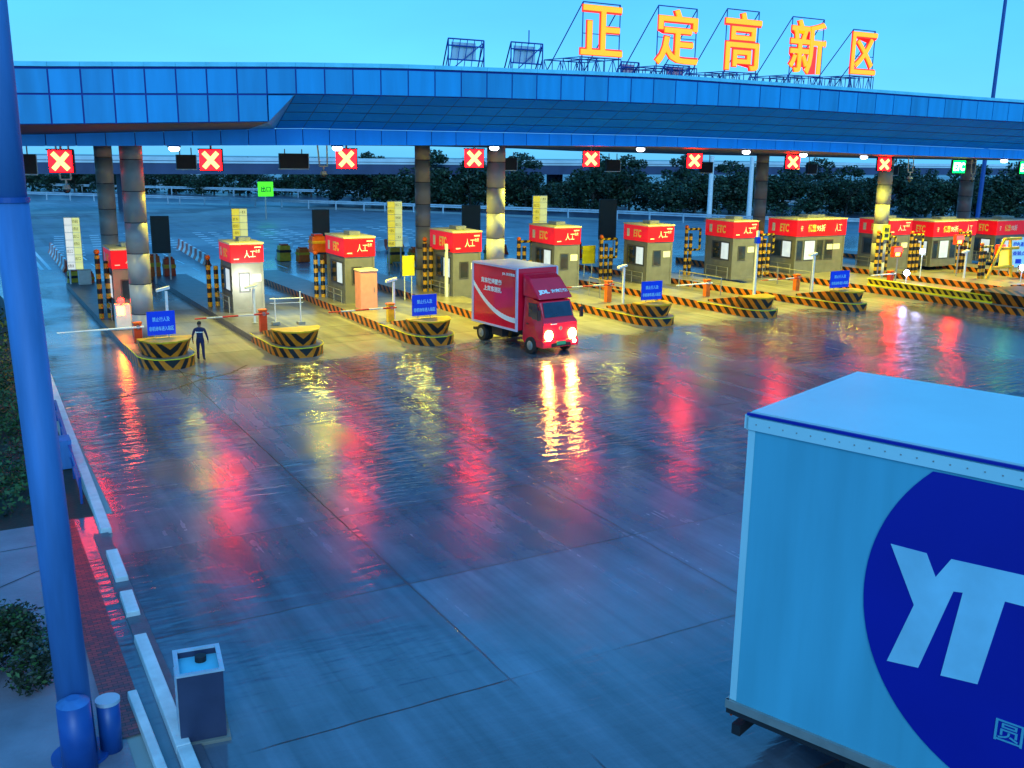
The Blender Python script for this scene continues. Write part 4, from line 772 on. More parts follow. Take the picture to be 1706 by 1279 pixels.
# ------------------------------------------------------------------ red truck
def red_truck():
    t = thing('delivery_truck', 'small red box truck with lit headlights driving out of the fourth lane', 'truck', (22.21,42.93,0), math.radians(6.0))
    # local: +x to the truck's left lane side seen right, travel direction -y ; box from y=0 (rear) to y=-3.7
    w, l, zb, zt = 2.30, 3.7, 0.95, 3.83
    m = MB(); m.box(0,w,-l,0,zb,zt-0.003); box = m.build('cargo_box','truck',t)
    m = MB()
    e = 0.05
    for (x0,x1,y0,y1,z0,z1) in [(-e,0.03,-l-e,-l+0.06,zb-e,zt),(w-0.03,w+e,-l-e,-l+0.06,zb-e,zt),(-e,0.03,-0.06,e,zb-e,zt),(-e,0.03,-l,0,zt-0.06,zt+0.02),(w-0.03,w+e,-l,0,zt-0.06,zt+0.02),(-e,0.03,-l+0.06,-0.06,zb-e,zb+0.04)]: m.box(x0,x1,y0,y1,z0,z1)
    m.build('trim','truck_roof',box)
    m = MB(); m.box(-0.02,w+0.02,-l-0.02,0.02,zt,zt+0.035); m.build('roof','truck_roof',box)
    # side artwork (lane side, x = 0 faces the camera's left)
    a = MB()
    pts = []
    for k in range(17):
        f = k/16; y = -0.05 - (l-0.12)*f; z = 1.28 + 1.45*(1-f)**2.3; pts.append((y,z))
    for (y0,z0),(y1,z1) in zip(pts, pts[1:]): a.loft([(-0.012,y0,z0),(-0.012,y1,z1),(-0.012,y1,z1+0.22),(-0.012,y0,z0+0.24)],[(-0.002,y0,z0),(-0.002,y1,z1),(-0.002,y1,z1+0.22),(-0.002,y0,z0+0.24)])
    a.build('side_swoosh','txt',box); a = MB()
    text_on(a,'京东快递服务',(-0.010,-1.6,3.05),1.75,0.26,right=(0,-1,0),bold=0.03); text_on(a,'上京东送礼',(-0.010,-1.7,2.68),1.5,0.26,right=(0,-1,0),bold=0.03)
    a.build('side_writing','txt',box,flip=False); a = MB(); text_on(a,'JDL 京东物流',(-0.010,-3.0,3.5),1.0,0.16,right=(0,-1,0),bold=0.02); a.build('corner_logo','txt',box,flip=False)
    # rear door bars
    a = MB()
    for x in (0.5,0.95,1.35,1.8): a.tube((x,0.05,zb+0.1),(x,0.05,zt-0.1),0.025,n=6)
    a.build('door_bars','steel',box)
    # cab
    yf = -l-0.22; yn = yf-1.62
    prof = [(yf,0.55),(yf,2.55),(yf-0.35,2.62),(yn+0.42,2.45),(yn+0.16,1.72),(yn+0.02,1.55),(yn,0.75),(yn+0.06,0.42),(yf-0.2,0.42)]
    c = MB(); xl, xr = 0.14, w-0.14
    L1 = [(xl+(0.10 if z > 1.7 else 0),y,z) for y,z in prof]; L2 = [(xr-(0.10 if z > 1.7 else 0),y,z) for y,z in prof]
    c.loft(L1, L2); cab = c.build('cab','truck',t,bevel=0.06)
    # windscreen, frame, side windows
    def on_ws(x, f, off=0.02): # f 0 bottom .. 1 top of screen
        y = (yn+0.16)+(0.26)*f; z = 1.72+0.73*f; return (x, y-off, z+off*0.35)
    s = MB(); s.loft([on_ws(xl+0.20,0.04,0.01),on_ws(xr-0.20,0.04,0.01),on_ws(xr-0.24,0.93,0.01),on_ws(xl+0.24,0.93,0.01)],[on_ws(xl+0.20,0.04,0.035),on_ws(xr-0.20,0.04,0.035),on_ws(xr-0.24,0.93,0.035),on_ws(xl+0.24,0.93,0.035)]); s.build('windscreen','glass',cab)
    s = MB(); s.loft([on_ws(xl+0.5,0.06,0.04),on_ws(xl+0.56,0.06,0.04),on_ws(xl+1.0,0.2,0.04),on_ws(xl+0.97,0.22,0.04)],[on_ws(xl+0.5,0.06,0.055),on_ws(xl+0.56,0.06,0.055),on_ws(xl+1.0,0.2,0.055),on_ws(xl+0.97,0.22,0.055)]); s.build('wiper','chassis',cab)
    for sx in (xl, xr):
        s = MB(); o_ = -0.02 if sx == xl else 0.02
        s.prism([(yf-0.42,1.62),(yn+0.40,1.62),(yn+0.60,2.35),(yf-0.42,2.35)], sx+(0.09 if sx == xl else -0.09)+o_*1.6, sx+(0.09 if sx == xl else -0.09), 'x'); s.build('side_window','glass',cab)
        s = MB(); s.box(sx+o_*0.2-0.012,sx+o_*0.2+0.012,yf-0.5,yf-0.35,1.35,1.40); s.build('door_handle','chassis',cab)
    # wind deflector
    d = MB(); d.loft([(xl+0.02,yf-0.02,2.60),(xr-0.02,yf-0.02,2.60),(xr-0.02,yn+0.34,2.55),(xl+0.02,yn+0.34,2.55)],[(xl+0.06,-l-0.14,3.62),(xr-0.06,-l-0.14,3.62),(xr-0.12,yf-0.42,3.42),(xl+0.12,yf-0.42,3.42)]); d.build('wind_deflector','truck',t,bevel=0.06)
    nrm = Vector((0,-(3.42-2.55),-( (yf-0.42)-(yn+0.34))*-1)).normalized()
    up = Vector((0,(yf-0.42)-(yn+0.34),3.42-2.55)).normalized(); base = Vector((w/2,yn+0.34,2.55))
    a = MB(); text_on(a,'JDL',tuple(base+up*0.42+Vector((-0.52,-0.02,0))),0.62,0.26,up=up,bold=0.06,depth=0.02); text_on(a,'京东物流',tuple(base+up*0.46+Vector((0.38,-0.02,0))),0.95,0.20,up=up,bold=0.06,depth=0.02); a.build('deflector_lettering','txt',t,flip=False)
    # bumper, grille, plate, badge
    b = MB(); b.box(xl-0.03,xr+0.03,yn-0.06,yn+0.5,0.38,0.72); b.build('bumper','truck',t,bevel=0.05)
    b = MB(); b.box(xl+0.45,xr-0.45,yn-0.075,yn-0.063,0.42,0.58); b.build('lower_grille','chassis',t)
    b = MB(); b.box(w/2-0.26,w/2+0.26,yn-0.09,yn-0.077,0.50,0.66); b.build('number_plate','plate',t)
    b = MB(); b.tube((w/2,yn-0.02,1.25),(w/2,yn+0.01,1.25),0.09,n=14); b.build('badge','steel',t)
    b = MB(); b.box(w/2-0.55,w/2-0.22,yn-0.01,yn+0.02,1.44,1.48); b.build('bonnet_mark','txt',t)
    # headlights
    for sx, sg in ((xl+0.33,-1),(xr-0.33,1)):
        h = MB(); h.sphere((sx,yn-0.03,0.95),0.19,n=16,sc=(1.1,0.45,1.3)); ho = h.build('headlight','head',t,smooth=True)
        ho['label'] = 'bright lit headlight'
    h = MB(); h.sphere((xr-0.25,yn-0.09,0.60),0.09,n=10,sc=(1.2,0.5,1)); h.build('fog_lamp','fog',t,smooth=True)
    # mirrors
    for sx, sg in ((xl,-1),(xr,1)):
        mi = MB(); mi.tube((sx,yn+0.35,2.25),(sx+sg*0.22,yn+0.05,2.25),0.018,n=6); mi.tube((sx+sg*0.22,yn+0.05,2.28),(sx+sg*0.22,yn+0.05,1.7),0.018,n=6); mo = mi.build('mirror_arm','chassis',t)
        mi = MB(); mi.box(sx+sg*0.22-0.09,sx+sg*0.22+0.09,yn+0.0,yn+0.06,1.68,2.15); mi.build('mirror','chassis',mo)
    # chassis, tank, mudguards
    ch = MB(); ch.box(0.65,0.80,yn+0.4,0,0.62,0.90); ch.box(w-0.80,w-0.65,yn+0.4,0,0.62,0.90); ch.box(0.12,0.5,-2.35,-1.5,0.45,0.85); ch.box(w-0.5,w-0.12,-2.45,-1.5,0.45,0.85); ch.box(0.1,w-0.1,-0.1,0.12,0.45,0.58); ch.build('chassis','chassis',t)
    for yy in (-0.62,-l-0.95):
        for sx, sg in ((0.18,-1),(w-0.18,1)):
            if yy > -1: xs = (sx, sx - sg*0.28)
            else: xs = (sx,)
            wh = MB()
            for q in xs: wh.tube((q-0.11,yy,0.40),(q+0.11,yy,0.40),0.40,n=22)
            wo = wh.build('wheel','tyre',t,bevel=0.03)
            r = MB(); r.tube((sx+sg*0.112,yy,0.40),(sx+sg*0.135,yy,0.40),0.22,0.17,16); r.tube((sx+sg*0.135,yy,0.40),(sx+sg*0.17,yy,0.40),0.07,n=10); r.build('rim','steel',wo)
    # real beams
    for sx in (xl+0.33,xr-0.33):
        l_ = bpy.data.lights.new('headlight_beam','SPOT'); l_.energy = 220; l_.color = (1,0.72,0.35); l_.spot_size = math.radians(60); l_.spot_blend = 0.9; l_.shadow_soft_size = 0.1
        o = bpy.data.objects.new('headlight_beam', l_); C.objects.link(o); o.parent = t; o.location = (sx,yn-0.2,0.95); o.rotation_euler = (math.radians(80),0,PI)
        o.rotation_euler = Vector((0,-1,-0.10)).to_track_quat('-Z','Y').to_euler()
red_truck()

# ------------------------------------------------------------------ white truck (near, right)
def white_truck():
    ang = math.atan2(-0.946, 0.324) # travel direction
    t = thing('box_truck', 'large blue-tinted white box truck with a dark blue round logo, close on the right', 'truck', (9.46,9.88,0), ang)
    # local: +x along travel, side facing the camera is local -y ... box width to +y
    L_, w, zb, zt = 12.0, 3.65, 1.0, 5.55
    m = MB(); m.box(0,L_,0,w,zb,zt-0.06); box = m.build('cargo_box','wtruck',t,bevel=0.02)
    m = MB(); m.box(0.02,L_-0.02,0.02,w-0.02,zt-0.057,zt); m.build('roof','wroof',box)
    m = MB(); m.box(-0.03,L_,-0.035,-0.002,zt-0.060,zt-0.020); m.build('roof_edge','logo',box)
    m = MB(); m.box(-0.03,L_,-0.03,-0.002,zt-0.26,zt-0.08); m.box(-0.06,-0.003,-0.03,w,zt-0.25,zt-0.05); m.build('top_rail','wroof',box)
    m = MB(); m.box(-0.05,L_,-0.05,-0.002,zb-0.03,zb+0.10); m.box(-0.06,-0.003,-0.04,w,zb-0.03,zb+0.1); m.build('bottom_rail','steel',box)
    m = MB(); m.box(-0.04,L_,-0.03,w,zb-0.12,zb-0.033); m.build('floor_frame','chassis',box)
    m = MB()
    for k in range(60): m.tube((0.12+k*0.2,-0.034,zt-0.17),(0.12+k*0.2,-0.030,zt-0.17),0.012,n=6); m.tube((0.12+k*0.2,-0.054,zb+0.04),(0.12+k*0.2,-0.050,zb+0.04),0.012,n=6)
    m.build('rivets','steel',box)
    m = MB(); m.box(-0.005,0.10,-0.008,-0.003,zb+0.11,zt-0.27); m.build('corner_post','wroof',box)
    # side faces local +? : the camera side is the one at y = 0
    def U(u, z): return (u, z)
    poly = []
    cx, cz, r = 4.22, 3.55, 2.40
    for k in range(96):
        a = 2*PI*k/96; poly.append((cx+r*math.cos(a), min(cz+r*math.sin(a), zt-0.30)))
    m = MB(); m.prism(poly, -0.014, -0.007, 'y'); lg = m.build('logo_disc','logo',box)
    m = MB(); y0, y1 = -0.022, -0.0145
    m.prism([(2.11,4.18),(2.56,4.18),(2.70,3.90),(2.86,4.19),(4.45,4.26),(4.30,3.86),(3.52,3.84),(3.34,2.67),(2.90,2.62),(3.04,3.80),(2.93,3.78),(2.62,2.62),(2.22,2.57),(2.48,3.45)], y0, y1, 'y')
    # letter O, slanted ring
    o1 = [(5.15+0.62*math.cos(a)+0.10*math.sin(a), 3.45+0.84*math.sin(a)) for a in [2*PI*k/36 for k in range(36)]]
    o2 = [(5.15+0.28*math.cos(a)+0.06*math.sin(a), 3.45+0.48*math.sin(a)) for a in [2*PI*k/36 for k in range(36)]]
    for k in range(36):
        q = (k+1) % 36; m.loft([(*p,) for p in [(o1[k][0],y0,o1[k][1]),(o1[q][0],y0,o1[q][1]),(o2[q][0],y0,o2[q][1]),(o2[k][0],y0,o2[k][1])]],[(o1[k][0],y1,o1[k][1]),(o1[q][0],y1,o1[q][1]),(o2[q][0],y1,o2[q][1]),(o2[k][0],y1,o2[k][1])])
    m.build('logo_letters','logo_txt',box)
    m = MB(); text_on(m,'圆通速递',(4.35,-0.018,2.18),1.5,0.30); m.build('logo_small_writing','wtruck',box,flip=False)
    # running gear
    m = MB(); m.box(0.3,L_,0.9,1.15,0.62,0.87); m.box(0.3,L_,w-1.15,w-0.9,0.62,0.87); m.box(-0.02,0.12,0.15,w-0.15,0.45,0.62); m.box(0.0,0.1,0.5,0.62,0.6,0.88); m.box(0.0,0.1,w-0.62,w-0.5,0.6,0.88); m.build('chassis','chassis',t)
    for yy in (2.2,3.5,9.2):
        for sy_, sg in ((0.30,-1),(w-0.30,1)):
            wh = MB(); wh.tube((yy,sy_-0.17,0.50),(yy,sy_+0.17,0.50),0.50,n=24); wo = wh.build('wheel','tyre',t,bevel=0.03)
            r_ = MB(); r_.tube((yy,sy_+sg*0.172,0.5),(yy,sy_+sg*0.20,0.5),0.28,0.2,16); r_.build('rim','steel',wo)
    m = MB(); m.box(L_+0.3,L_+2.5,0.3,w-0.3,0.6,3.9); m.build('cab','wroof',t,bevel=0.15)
    for y_ in (0.2,w-0.5):
        m = MB(); m.box(-0.09,-0.063,y_,y_+0.3,zb-0.3,zb-0.16); m.build('tail_lamp','ored',t)
white_truck()

# ------------------------------------------------------------------ person
def person():
    t = thing('person', 'person in dark navy uniform with pale back band, walking by the leftmost island', 'person', (9.08,43.45,0), math.radians(-25))
    V = []; E = []; Rr = []
    def v(p, r, parent=None):
        V.append(p); Rr.append(r if isinstance(r, tuple) else (r, r)); i = len(V)-1
        if parent is not None: E.append((parent, i))
        return i
    k = 1.0
    pel = v((0,0,0.92),(0.155,0.11)); w = v((0,0,1.06),(0.140,0.10),pel); ch = v((0,0.0,1.25),(0.185,0.12),w); sh = v((0,0,1.39),(0.165,0.095),ch); nk = v((0,0,1.475),(0.058,0.058),sh); nk2 = v((0,-0.01,1.52),(0.056,0.056),nk)
    h1 = v((0,-0.01,1.585),(0.082,0.092),nk2); h2 = v((0,-0.005,1.66),(0.072,0.085),h1)
    feet = []
    for sx, fy in ((-1, 0.10), (1, -0.10)):
        hip = v((sx*0.095,0,0.86),(0.095,0.10),pel); kn = v((sx*0.125,fy*0.6+0.02,0.48),(0.062,0.066),hip); ca = v((sx*0.135,fy*0.85-0.01,0.30),(0.056,0.06),kn); an = v((sx*0.145,fy,0.09),(0.042,0.045),ca); to = v((sx*0.155,fy+0.17,0.035),(0.045,0.032),an)
        s = v((sx*0.205,0,1.38),(0.066,0.066),sh); el_ = v((sx*0.295,-0.03,1.13),(0.047,0.047),s); fo = v((sx*0.315,0.0,1.02),(0.042,0.042),el_); wr = v((sx*0.325,0.05,0.90),(0.028,0.028),fo); pa = v((sx*0.325,0.07,0.83),(0.036,0.022),wr)
        for q, (dx, L_) in enumerate([(-0.026,0.066),(-0.009,0.078),(0.009,0.074),(0.026,0.058)]):
            f1 = v((sx*0.325,0.07+dx,0.79),0.010,pa); f2 = v((sx*0.318,0.075+dx,0.79-L_*0.5),0.009,f1); v((sx*0.305,0.08+dx,0.79-L_),0.008,f2)
        th = v((sx*0.315,0.108,0.825),0.011,pa); v((sx*0.305,0.122,0.785),0.009,th)
    me = bpy.data.meshes.new('body'); me.from_pydata(V, E, []); ob = bpy.data.objects.new('body', me); C.objects.link(ob)
    sk = ob.modifiers.new('skin','SKIN'); sk.use_smooth_shade = True; ob.modifiers.new('sub','SUBSURF').levels = 2
    ly = me.skin_vertices[0].data
    for i, r in enumerate(Rr): ly[i].radius = r
    ly[0].use_root = True
    dg = bpy.context.evaluated_depsgraph_get(); dg.update(); nm = bpy.data.meshes.new_from_object(ob.evaluated_get(dg)); 
    ob.modifiers.clear(); ob.data = nm; ob.parent = t
    nm.materials.clear()
    for mm in ('navy','skin','tyre'): nm.materials.append(M_[mm])
    for p in nm.polygons:
        c = p.center; p.use_smooth = True
        p.material_index = 1 if (c.z > 1.475 or (abs(c.x) > 0.24 and c.z < 0.89)) else (2 if c.z < 0.10 else 0)
    # hair, belt, reflective band
    m = MB(); m.sphere((0,-0.012,1.655),0.098,n=16,sc=(0.92,1.05,0.95)); m.build('hair','hair',t,smooth=True)
    m = MB(); m.sphere((0,0.085,1.60),0.018,n=8); m.build('nose','skin',t,smooth=True)
    m = MB(); m.box(-0.155,-0.012,-0.128,-0.115,1.25,1.285); m.box(0.012,0.155,-0.128,-0.115,1.25,1.285); m.build('reflective_band','txt',t)
    m = MB(); m.tube((0,0,0.98),(0,0,1.02),0.150,n=20); bl = m.build('belt','chassis',t); bl.scale = (1,0.76,1)
    for sx in (-1,1):
        m = MB(); m.sphere((sx*0.085,-0.01,1.59),0.022,n=8,sc=(0.5,1,1.4)); m.build('ear','skin',t,smooth=True)
person()

# ------------------------------------------------------------------ left foreground: mast, cabinet, kerbs, bushes
t = thing('camera_mast', 'thick blue painted steel mast leaning slightly along the left edge', 'mast', (0.95,14.75,0))
m = MB(); m.tube((0.0,0,0),(-0.20,0,8.33),0.235,0.225,32); m.build('lower_tube','mast',t,smooth=True)
m = MB(); m.tube((-0.20,0,8.33),(-0.20,0,12.2),0.212,0.195,32); m.build('upper_tube','mast',t,smooth=True)
m = MB(); m.tube((-0.20,0,8.29),(-0.20,0,8.36),0.240,n=32); m.build('flange','mastd',t); m = MB(); m.tube((0,0,0.0),(0,0,0.05),0.42,n=32); m.build('base_plate','mastd',t)
t = thing('bollard', 'short round topped dark blue stub post in front of the mast foot', 'bollard', (0.90,14.35,0)); m = MB(); m.tube((0,0,0),(-0.02,0,1.12),0.24,0.23,24); m.build('shaft','mastd',t,smooth=True); m = MB(); m.tube((-0.02,0,1.123),(-0.02,0,1.2),0.23,0.10,24); m.build('rounded_top','mast',t)
t = thing('litter_bin', 'small dark cylinder bin with a pale lid right of the mast foot', 'bin', (1.38,14.7,0)); m = MB(); m.tube((0,0,0),(0,0,0.80),0.16,0.17,18); m.build('drum','mastd',t,smooth=True); m = MB(); m.tube((0,0,0.803),(0,0,0.86),0.18,n=18); m.build('lid','rail',t)
t = thing('utility_cabinet', 'tall open topped metal utility cabinet with a pale rim in the lower left', 'cabinet', (2.72,14.6,0), math.radians(-8))
m = MB(); W_, D_, H_ = 0.34, 0.42, 1.18
for (x0,x1,y0,y1) in [(-W_,W_,-D_,-D_+0.04),(-W_,W_,D_-0.04,D_),(-W_,-W_+0.04,-D_+0.04,D_-0.04),(W_-0.04,W_,-D_+0.04,D_-0.04)]: m.box(x0,x1,y0,y1,0.06,H_)
m.build('shell','cabn',t); m = MB(); m.box(-W_+0.04,W_-0.04,-D_+0.04,D_-0.04,0.95,1.08); m.build('inner_tray','flash',t)
m = MB()
for (x0,x1,y0,y1) in [(-W_-0.02,W_+0.02,-D_-0.02,-D_+0.05),(-W_-0.02,W_+0.02,D_-0.05,D_+0.02),(-W_-0.02,-W_+0.05,-D_+0.05,D_-0.05),(W_-0.05,W_+0.02,-D_+0.05,D_-0.05)]: m.box(x0,x1,y0,y1,H_+0.002,H_+0.035)
m.build('rim','rail',t); m = MB(); m.tube((0.05,0.2,1.083),(0.05,0.2,1.17),0.09,n=12); m.build('gauge','chassis',t); m = MB(); m.box(-W_-0.06,W_+0.06,-D_-0.06,D_+0.06,0,0.057); m.build('footing','isl',t)
m = MB(); m.box(-W_-0.012,-W_-0.002,-D_+0.06,D_-0.06,0.1,H_-0.05)
for k in range(5): m.box(-W_-0.022,-W_-0.013,-D_+0.1,D_-0.1,0.2+k*0.18,0.26+k*0.18)
m.build('side_louvres','rail',t)
def kerb(x0, y0, x1, y1, label, h=0.15, w=0.27, seg=2.0):
    t = thing('kerb_wall', label, 'kerb', (x0,y0,0), 0.0); d = Vector((x1-x0,y1-y0,0)); n = max(1,round(d.length/seg)); nn = Vector((d.y,-d.x,0)).normalized()*w/2; 
    m = MB()
    for k in range(n):
        a = d*(k/n) + d.normalized()*0.01; b = d*((k+1)/n) - d.normalized()*0.01
        m.loft([a-nn,a+nn,b+nn,b-nn],[a-nn*0.9+Vector((0,0,h)),a+nn*0.9+Vector((0,0,h)),b+nn*0.9+Vector((0,0,h)),b-nn*0.9+Vector((0,0,h))])
    m.build('kerb_blocks','kerbw',t,bevel=0.015)
tag(MB().box(2.27,2.60,9.5,24.0,0.001,0.045).build('kerb_bed','kerbdark'), kind='structure')
kerb(2.95,46,2.56,24.0,'long white kerb running along the left verge beside the road',seg=2.6)
kerb(2.49,22.6,2.46,20.9,'short white kerb block glowing in the red reflections, far one'); kerb(2.43,20.2,2.40,19.1,'short white kerb block glowing in the red reflections, near one')
kerb(2.36,18.1,2.30,10.0,'white kerb beside the utility cabinet in the lower left',seg=3.6,w=0.24)
kerb(1.90,16.1,1.98,10.0,'second white kerb at the bottom left beyond the bin',seg=3.0,w=0.16,h=0.14)
t = thing('hand_rail_piece', 'short blue steel rail with an end box on the left verge behind the mast', 'rail', (2.30,26.5,0)); m = MB(); m.tube((0,0,0.7),(0.25,9,0.7),0.04,n=6); m.tube((0,0,0.35),(0.25,9,0.35),0.03,n=6)
for k in range(5): m.tube((0.0625*k,2.25*k,0),(0.0625*k,2.25*k,0.72),0.035,n=6)
m.build('rails','mastd',t); m = MB(); m.box(-0.2,0.15,3.2,3.9,0.02,0.85); m.build('box','mast',t)
# hedge bank and bush
def leaves(mb, pts, n, size, rnd, up=0.35, mi=0):
    for _ in range(n):
        c, r = rnd.choice(pts); th = rnd.uniform(0,2*PI); ph = math.acos(rnd.uniform(-1,1)); q = r*rnd.uniform(0.55,1.0)
        p = Vector((c[0]+q*math.sin(ph)*math.cos(th), c[1]+q*math.sin(ph)*math.sin(th), c[2]+q*math.cos(ph)*0.85))
        a = Vector((rnd.gauss(0,1),rnd.gauss(0,1),rnd.gauss(0,0.7))).normalized(); b = a.orthogonal().normalized(); b.rotate(Matrix.Rotation(rnd.uniform(0,6.28),3,a)); s = size*rnd.uniform(0.6,1.3)
        mb.face([p-a*s*0.9, p-b*s*0.45, p+a*s*0.9, p+b*s*0.45], mi if rnd.random() < 0.72 else mi+1)
rn = random.Random(3)
m = MB(); pts = [((rn.uniform(-7,1.6),rn.uniform(26.2,46),rn.uniform(0.05,0.6)),rn.uniform(0.35,0.8)) for _ in range(260)]
leaves(m, pts, 26000, 0.085, rn); leaves(m, [((rn.uniform(-7,2.0),rn.uniform(46,70),0.3),0.8) for _ in range(160)], 8000, 0.13, rn); o = m.build('verge_shrubs',['grass','bushleaf'],flip=False); tag(o,'low dark green shrubs covering the bank left of the mast','shrubs',kind='stuff')
t = thing('bush', 'dark round bush between the footpath slabs at the lower left', 'bush', (-0.2,18.1,0)); m = MB()
pts = [((rn.uniform(-1.9,1.0),rn.uniform(-1.0,1.0),rn.uniform(0.3,0.85)),rn.uniform(0.3,0.5)) for _ in range(40)]; leaves(m, pts, 15000, 0.055, rn)
m.build('foliage',['bushleaf','grass'],t,flip=False); m = MB()
for _ in range(10): a = rn.uniform(0,6.28); m.tube((rn.uniform(-1.2,0.4),rn.uniform(-0.5,0.5),0),(rn.uniform(-1.6,0.7),rn.uniform(-0.8,0.8),0.8),0.02,0.01,5)
m.build('stems','bark',t); 

# ------------------------------------------------------------------ background
def guardrail(name, pts, label, post_step=4.0, h=0.85):
    t = thing(name, label, 'guard rail', (pts[0][0],pts[0][1],0)); O = Vector((*pts[0],0)); b = MB(); P = [Vector((*p,0))-O for p in pts]; proto = None
    for p, q in zip(P, P[1:]):
        d = (q-p).normalized(); n = Vector((-d.y,d.x,0))
        for z0, off in ((h-0.42,0.0),(h-0.16,0.0)):
            b.loft([p+n*0.0+Vector((0,0,z0)),p+n*0.10+Vector((0,0,z0+0.08)),p+Vector((0,0,z0+0.20))],[q+n*0.0+Vector((0,0,z0)),q+n*0.10+Vector((0,0,z0+0.08)),q+Vector((0,0,z0+0.20))])
        k = 0.0; L_ = (q-p).length
        while k < L_:
            c = p + d*k
            if proto is None: m = MB(); m.box(-0.09,0.09,-0.09,0.09,0,h); proto = m.build('post','rail',t,loc=c)
            else: e_ = proto.copy(); C.objects.link(e_); e_.location = c; e_.parent = t
            k += post_step
    b.build('beam','rail',t)
guardrail('roadside_barrier',[(-6,203),(12.3,198),(34.5,174.5),(59.5,145),(83,116),(92,100),(112,84)],'long pale guard rail along the far side of the plaza',5.0,1.3)
guardrail('median_barrier',[(-30,262),(15,236),(70,184),(110,140),(150,112)],'pale median barrier of the expressway beyond the plaza',7.0,1.6)
# green lit sign on a post
t = thing('road_sign', 'small bright green lit square sign on a post beyond the plaza', 'road sign', (37.5,133,0)); m = MB(); m.box(-1.0,1.0,-0.15,0.1,3.0,4.9); m.build('panel','gsign',t); m = MB(); m.tube((0,0.2,0),(0,0.2,4.5),0.10,n=8); m.build('post','steel',t)
m = MB(); text_on(m,'出口',(0,-0.17,3.95),1.3,0.8,bold=0.03,depth=0.02); m.build('writing','leaf',t,flip=False)
# viaduct
t = thing('viaduct', 'pale elevated road bridge crossing behind the trees below the canopy edge', 'bridge', (0,150,0)); L0, L1 = -60, 330
m = MB(); m.box(L0,L1,0,0.5,7.05,7.95); m.build('parapet','viaduct',t); m = MB(); m.box(L0,L1,0.1,12,5.5,7.04); m.build('girder','girder',t); m = MB(); m.box(L0,L1,-0.05,-0.001,7.35,7.42); m.build('parapet_line','girder',t)
for x in (23, 98, 128, 158, 188, 218, 248, 278, 308):
    m = MB(); m.box(x-0.5,x+0.5,5,9,0,5.497); m.build('pier','girder',t)
# far buildings at left
for x,y,w,h,lab in [(22,262,16,5.2,'low pale building at the far left beyond the expressway'),(48,270,12,6.6,'narrow pale building right of the leftmost pillar, far away'),(-2,255,9,4.5,'small pale shed near the mast, far away')]:
    t = thing('building', lab, 'building', (x,y,0)); m = MB(); m.box(0,w,0,8,0,h); m.build('wall','bldg',t); m = MB(); m.box(-0.3,w+0.3,-0.3,8.3,h+0.002,h+0.4); m.build('roof','girder',t)
    for k in range(int(w/3)):
        mw = MB(); mw.box(1+k*3,2.6+k*3,-0.05,-0.002,h*0.45,h*0.75); mw.build('window','glass',t)
# trees: a few different crowns, copied
def tree_proto(idx, h, rad, nl):
    rn = random.Random(100+idx); t = thing('tree', None, 'tree', (0,0,0), group='dark trees beyond the plaza')
    m = MB(); m.tube((0,0,0),(0.15,0.1,h*0.45),0.20,0.12,8); brs = []
    for k in range(7):
        a = k*0.95+rn.uniform(-0.3,0.3); z = h*rn.uniform(0.2,0.45); e = (math.cos(a)*rad*0.7, math.sin(a)*rad*0.7, z+h*rn.uniform(0.12,0.4)); m.tube((0.1,0.05,z),e,0.08,0.03,5); brs.append(e)
    m.build('trunk','bark',t)
    pts = [(e, rad*rn.uniform(0.28,0.45)) for e in brs]
    for k in range(22):
        a = rn.uniform(0,6.28); q = rad*math.sqrt(rn.random())*0.9; z = h*rn.uniform(0.16,0.93); q *= 1.0 - 0.55*max(0,(z/h-0.6)/0.4); pts.append(((q*math.cos(a),q*math.sin(a),z), rad*rn.uniform(0.22,0.42)))
    m = MB(); leaves(m, pts, nl, 0.27, rn); m.build('crown',['leaf','leaf2'],t,flip=False); return t
protos = [tree_proto(0,7.0,3.4,3600), tree_proto(1,8.4,2.9,3400), tree_proto(2,6.2,3.9,3600), tree_proto(3,7.6,2.7,3200)]
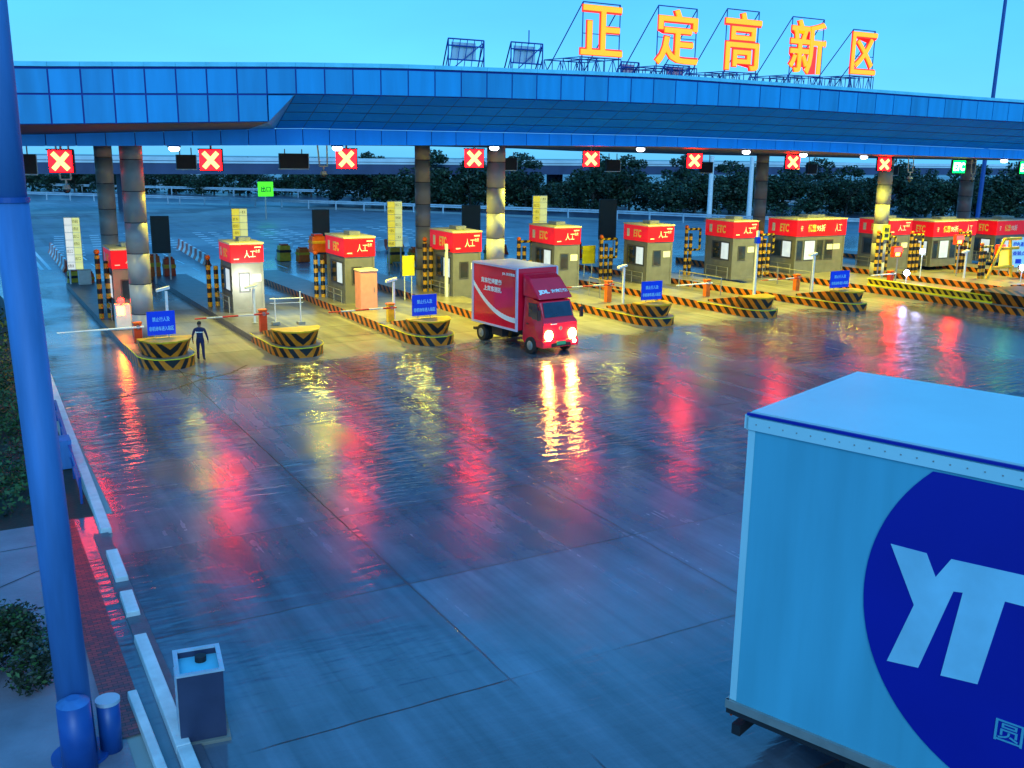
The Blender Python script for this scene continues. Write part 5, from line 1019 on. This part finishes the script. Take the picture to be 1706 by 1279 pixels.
UN = ['','first','second','third','fourth','fifth','sixth','seventh','eighth','ninth','tenth','eleventh','twelfth','thirteenth','fourteenth','fifteenth','sixteenth','seventeenth','eighteenth','nineteenth']
def nth(n):
    if n < 20: return UN[n]
    tens = ['twentieth','thirtieth','fortieth'][n//10-2]; return tens if n % 10 == 0 else ['twenty','thirty','forty'][n//10-2]+'-'+UN[n%10]
rt = random.Random(11); spots = []
for k in range(36): spots.append((64 + k*3.6 + rt.uniform(-1.2,1.2), 150 - k*2.15 + rt.uniform(-3,4)))
for k in range(24): spots.append((62 + k*6.0 + rt.uniform(-2,2), 170 - k*3.0 + rt.uniform(-3,3)))
for k in range(26): spots.append((14 + k*3.2 + rt.uniform(-1.2,1.2), 236 - k*2.3 + rt.uniform(-4,4)))
def ang(p): return math.atan2(p[0], p[1])
rows = [sorted(spots[:36], key=ang), sorted(spots[36:60], key=ang), sorted(spots[60:], key=ang)]
RN = ['in the front row behind the booths','in the rear row behind the booths','in the row beyond the expressway']
c_ = 0
for ri, row in enumerate(rows):
    for k, (x, y) in enumerate(row):
        q = c_ % 4; p = protos[q]; sc = rt.uniform(0.85,1.15) * (0.82 if ri == 2 else 1.0)
        o = p if c_ < 4 else copy_thing(p, (x,y,0)); c_ += 1
        o.location = (x,y,0); o.rotation_euler = (0,0,rt.uniform(0,6.28)); o.scale = (sc*1.15,sc*1.15,sc)
        o['label'] = '%s dark tree, %s from the left %s' % (['broad leafy','tall narrow','low spreading','slim upright'][q], nth(k+1), RN[ri])
# undergrowth filling between trunks
rn = random.Random(5); m = MB(); pts = []
for k in range(420):
    f = rn.random(); pts.append(((62+f*136+rn.uniform(-3,3),150-f*82+rn.uniform(-2,14),rn.uniform(0.3,2.6)),rn.uniform(0.9,1.8)))
for k in range(160):
    f = rn.random(); pts.append(((12+f*86+rn.uniform(-3,3),236-f*60+rn.uniform(-2,8),rn.uniform(0.3,1.9)),rn.uniform(0.9,1.8)))
leaves(m, pts, 30000, 0.34, rn); tag(m.build('undergrowth',['leaf','leaf2'],flip=False),'dense dark undergrowth below the trees beyond the plaza','undergrowth',kind='stuff')
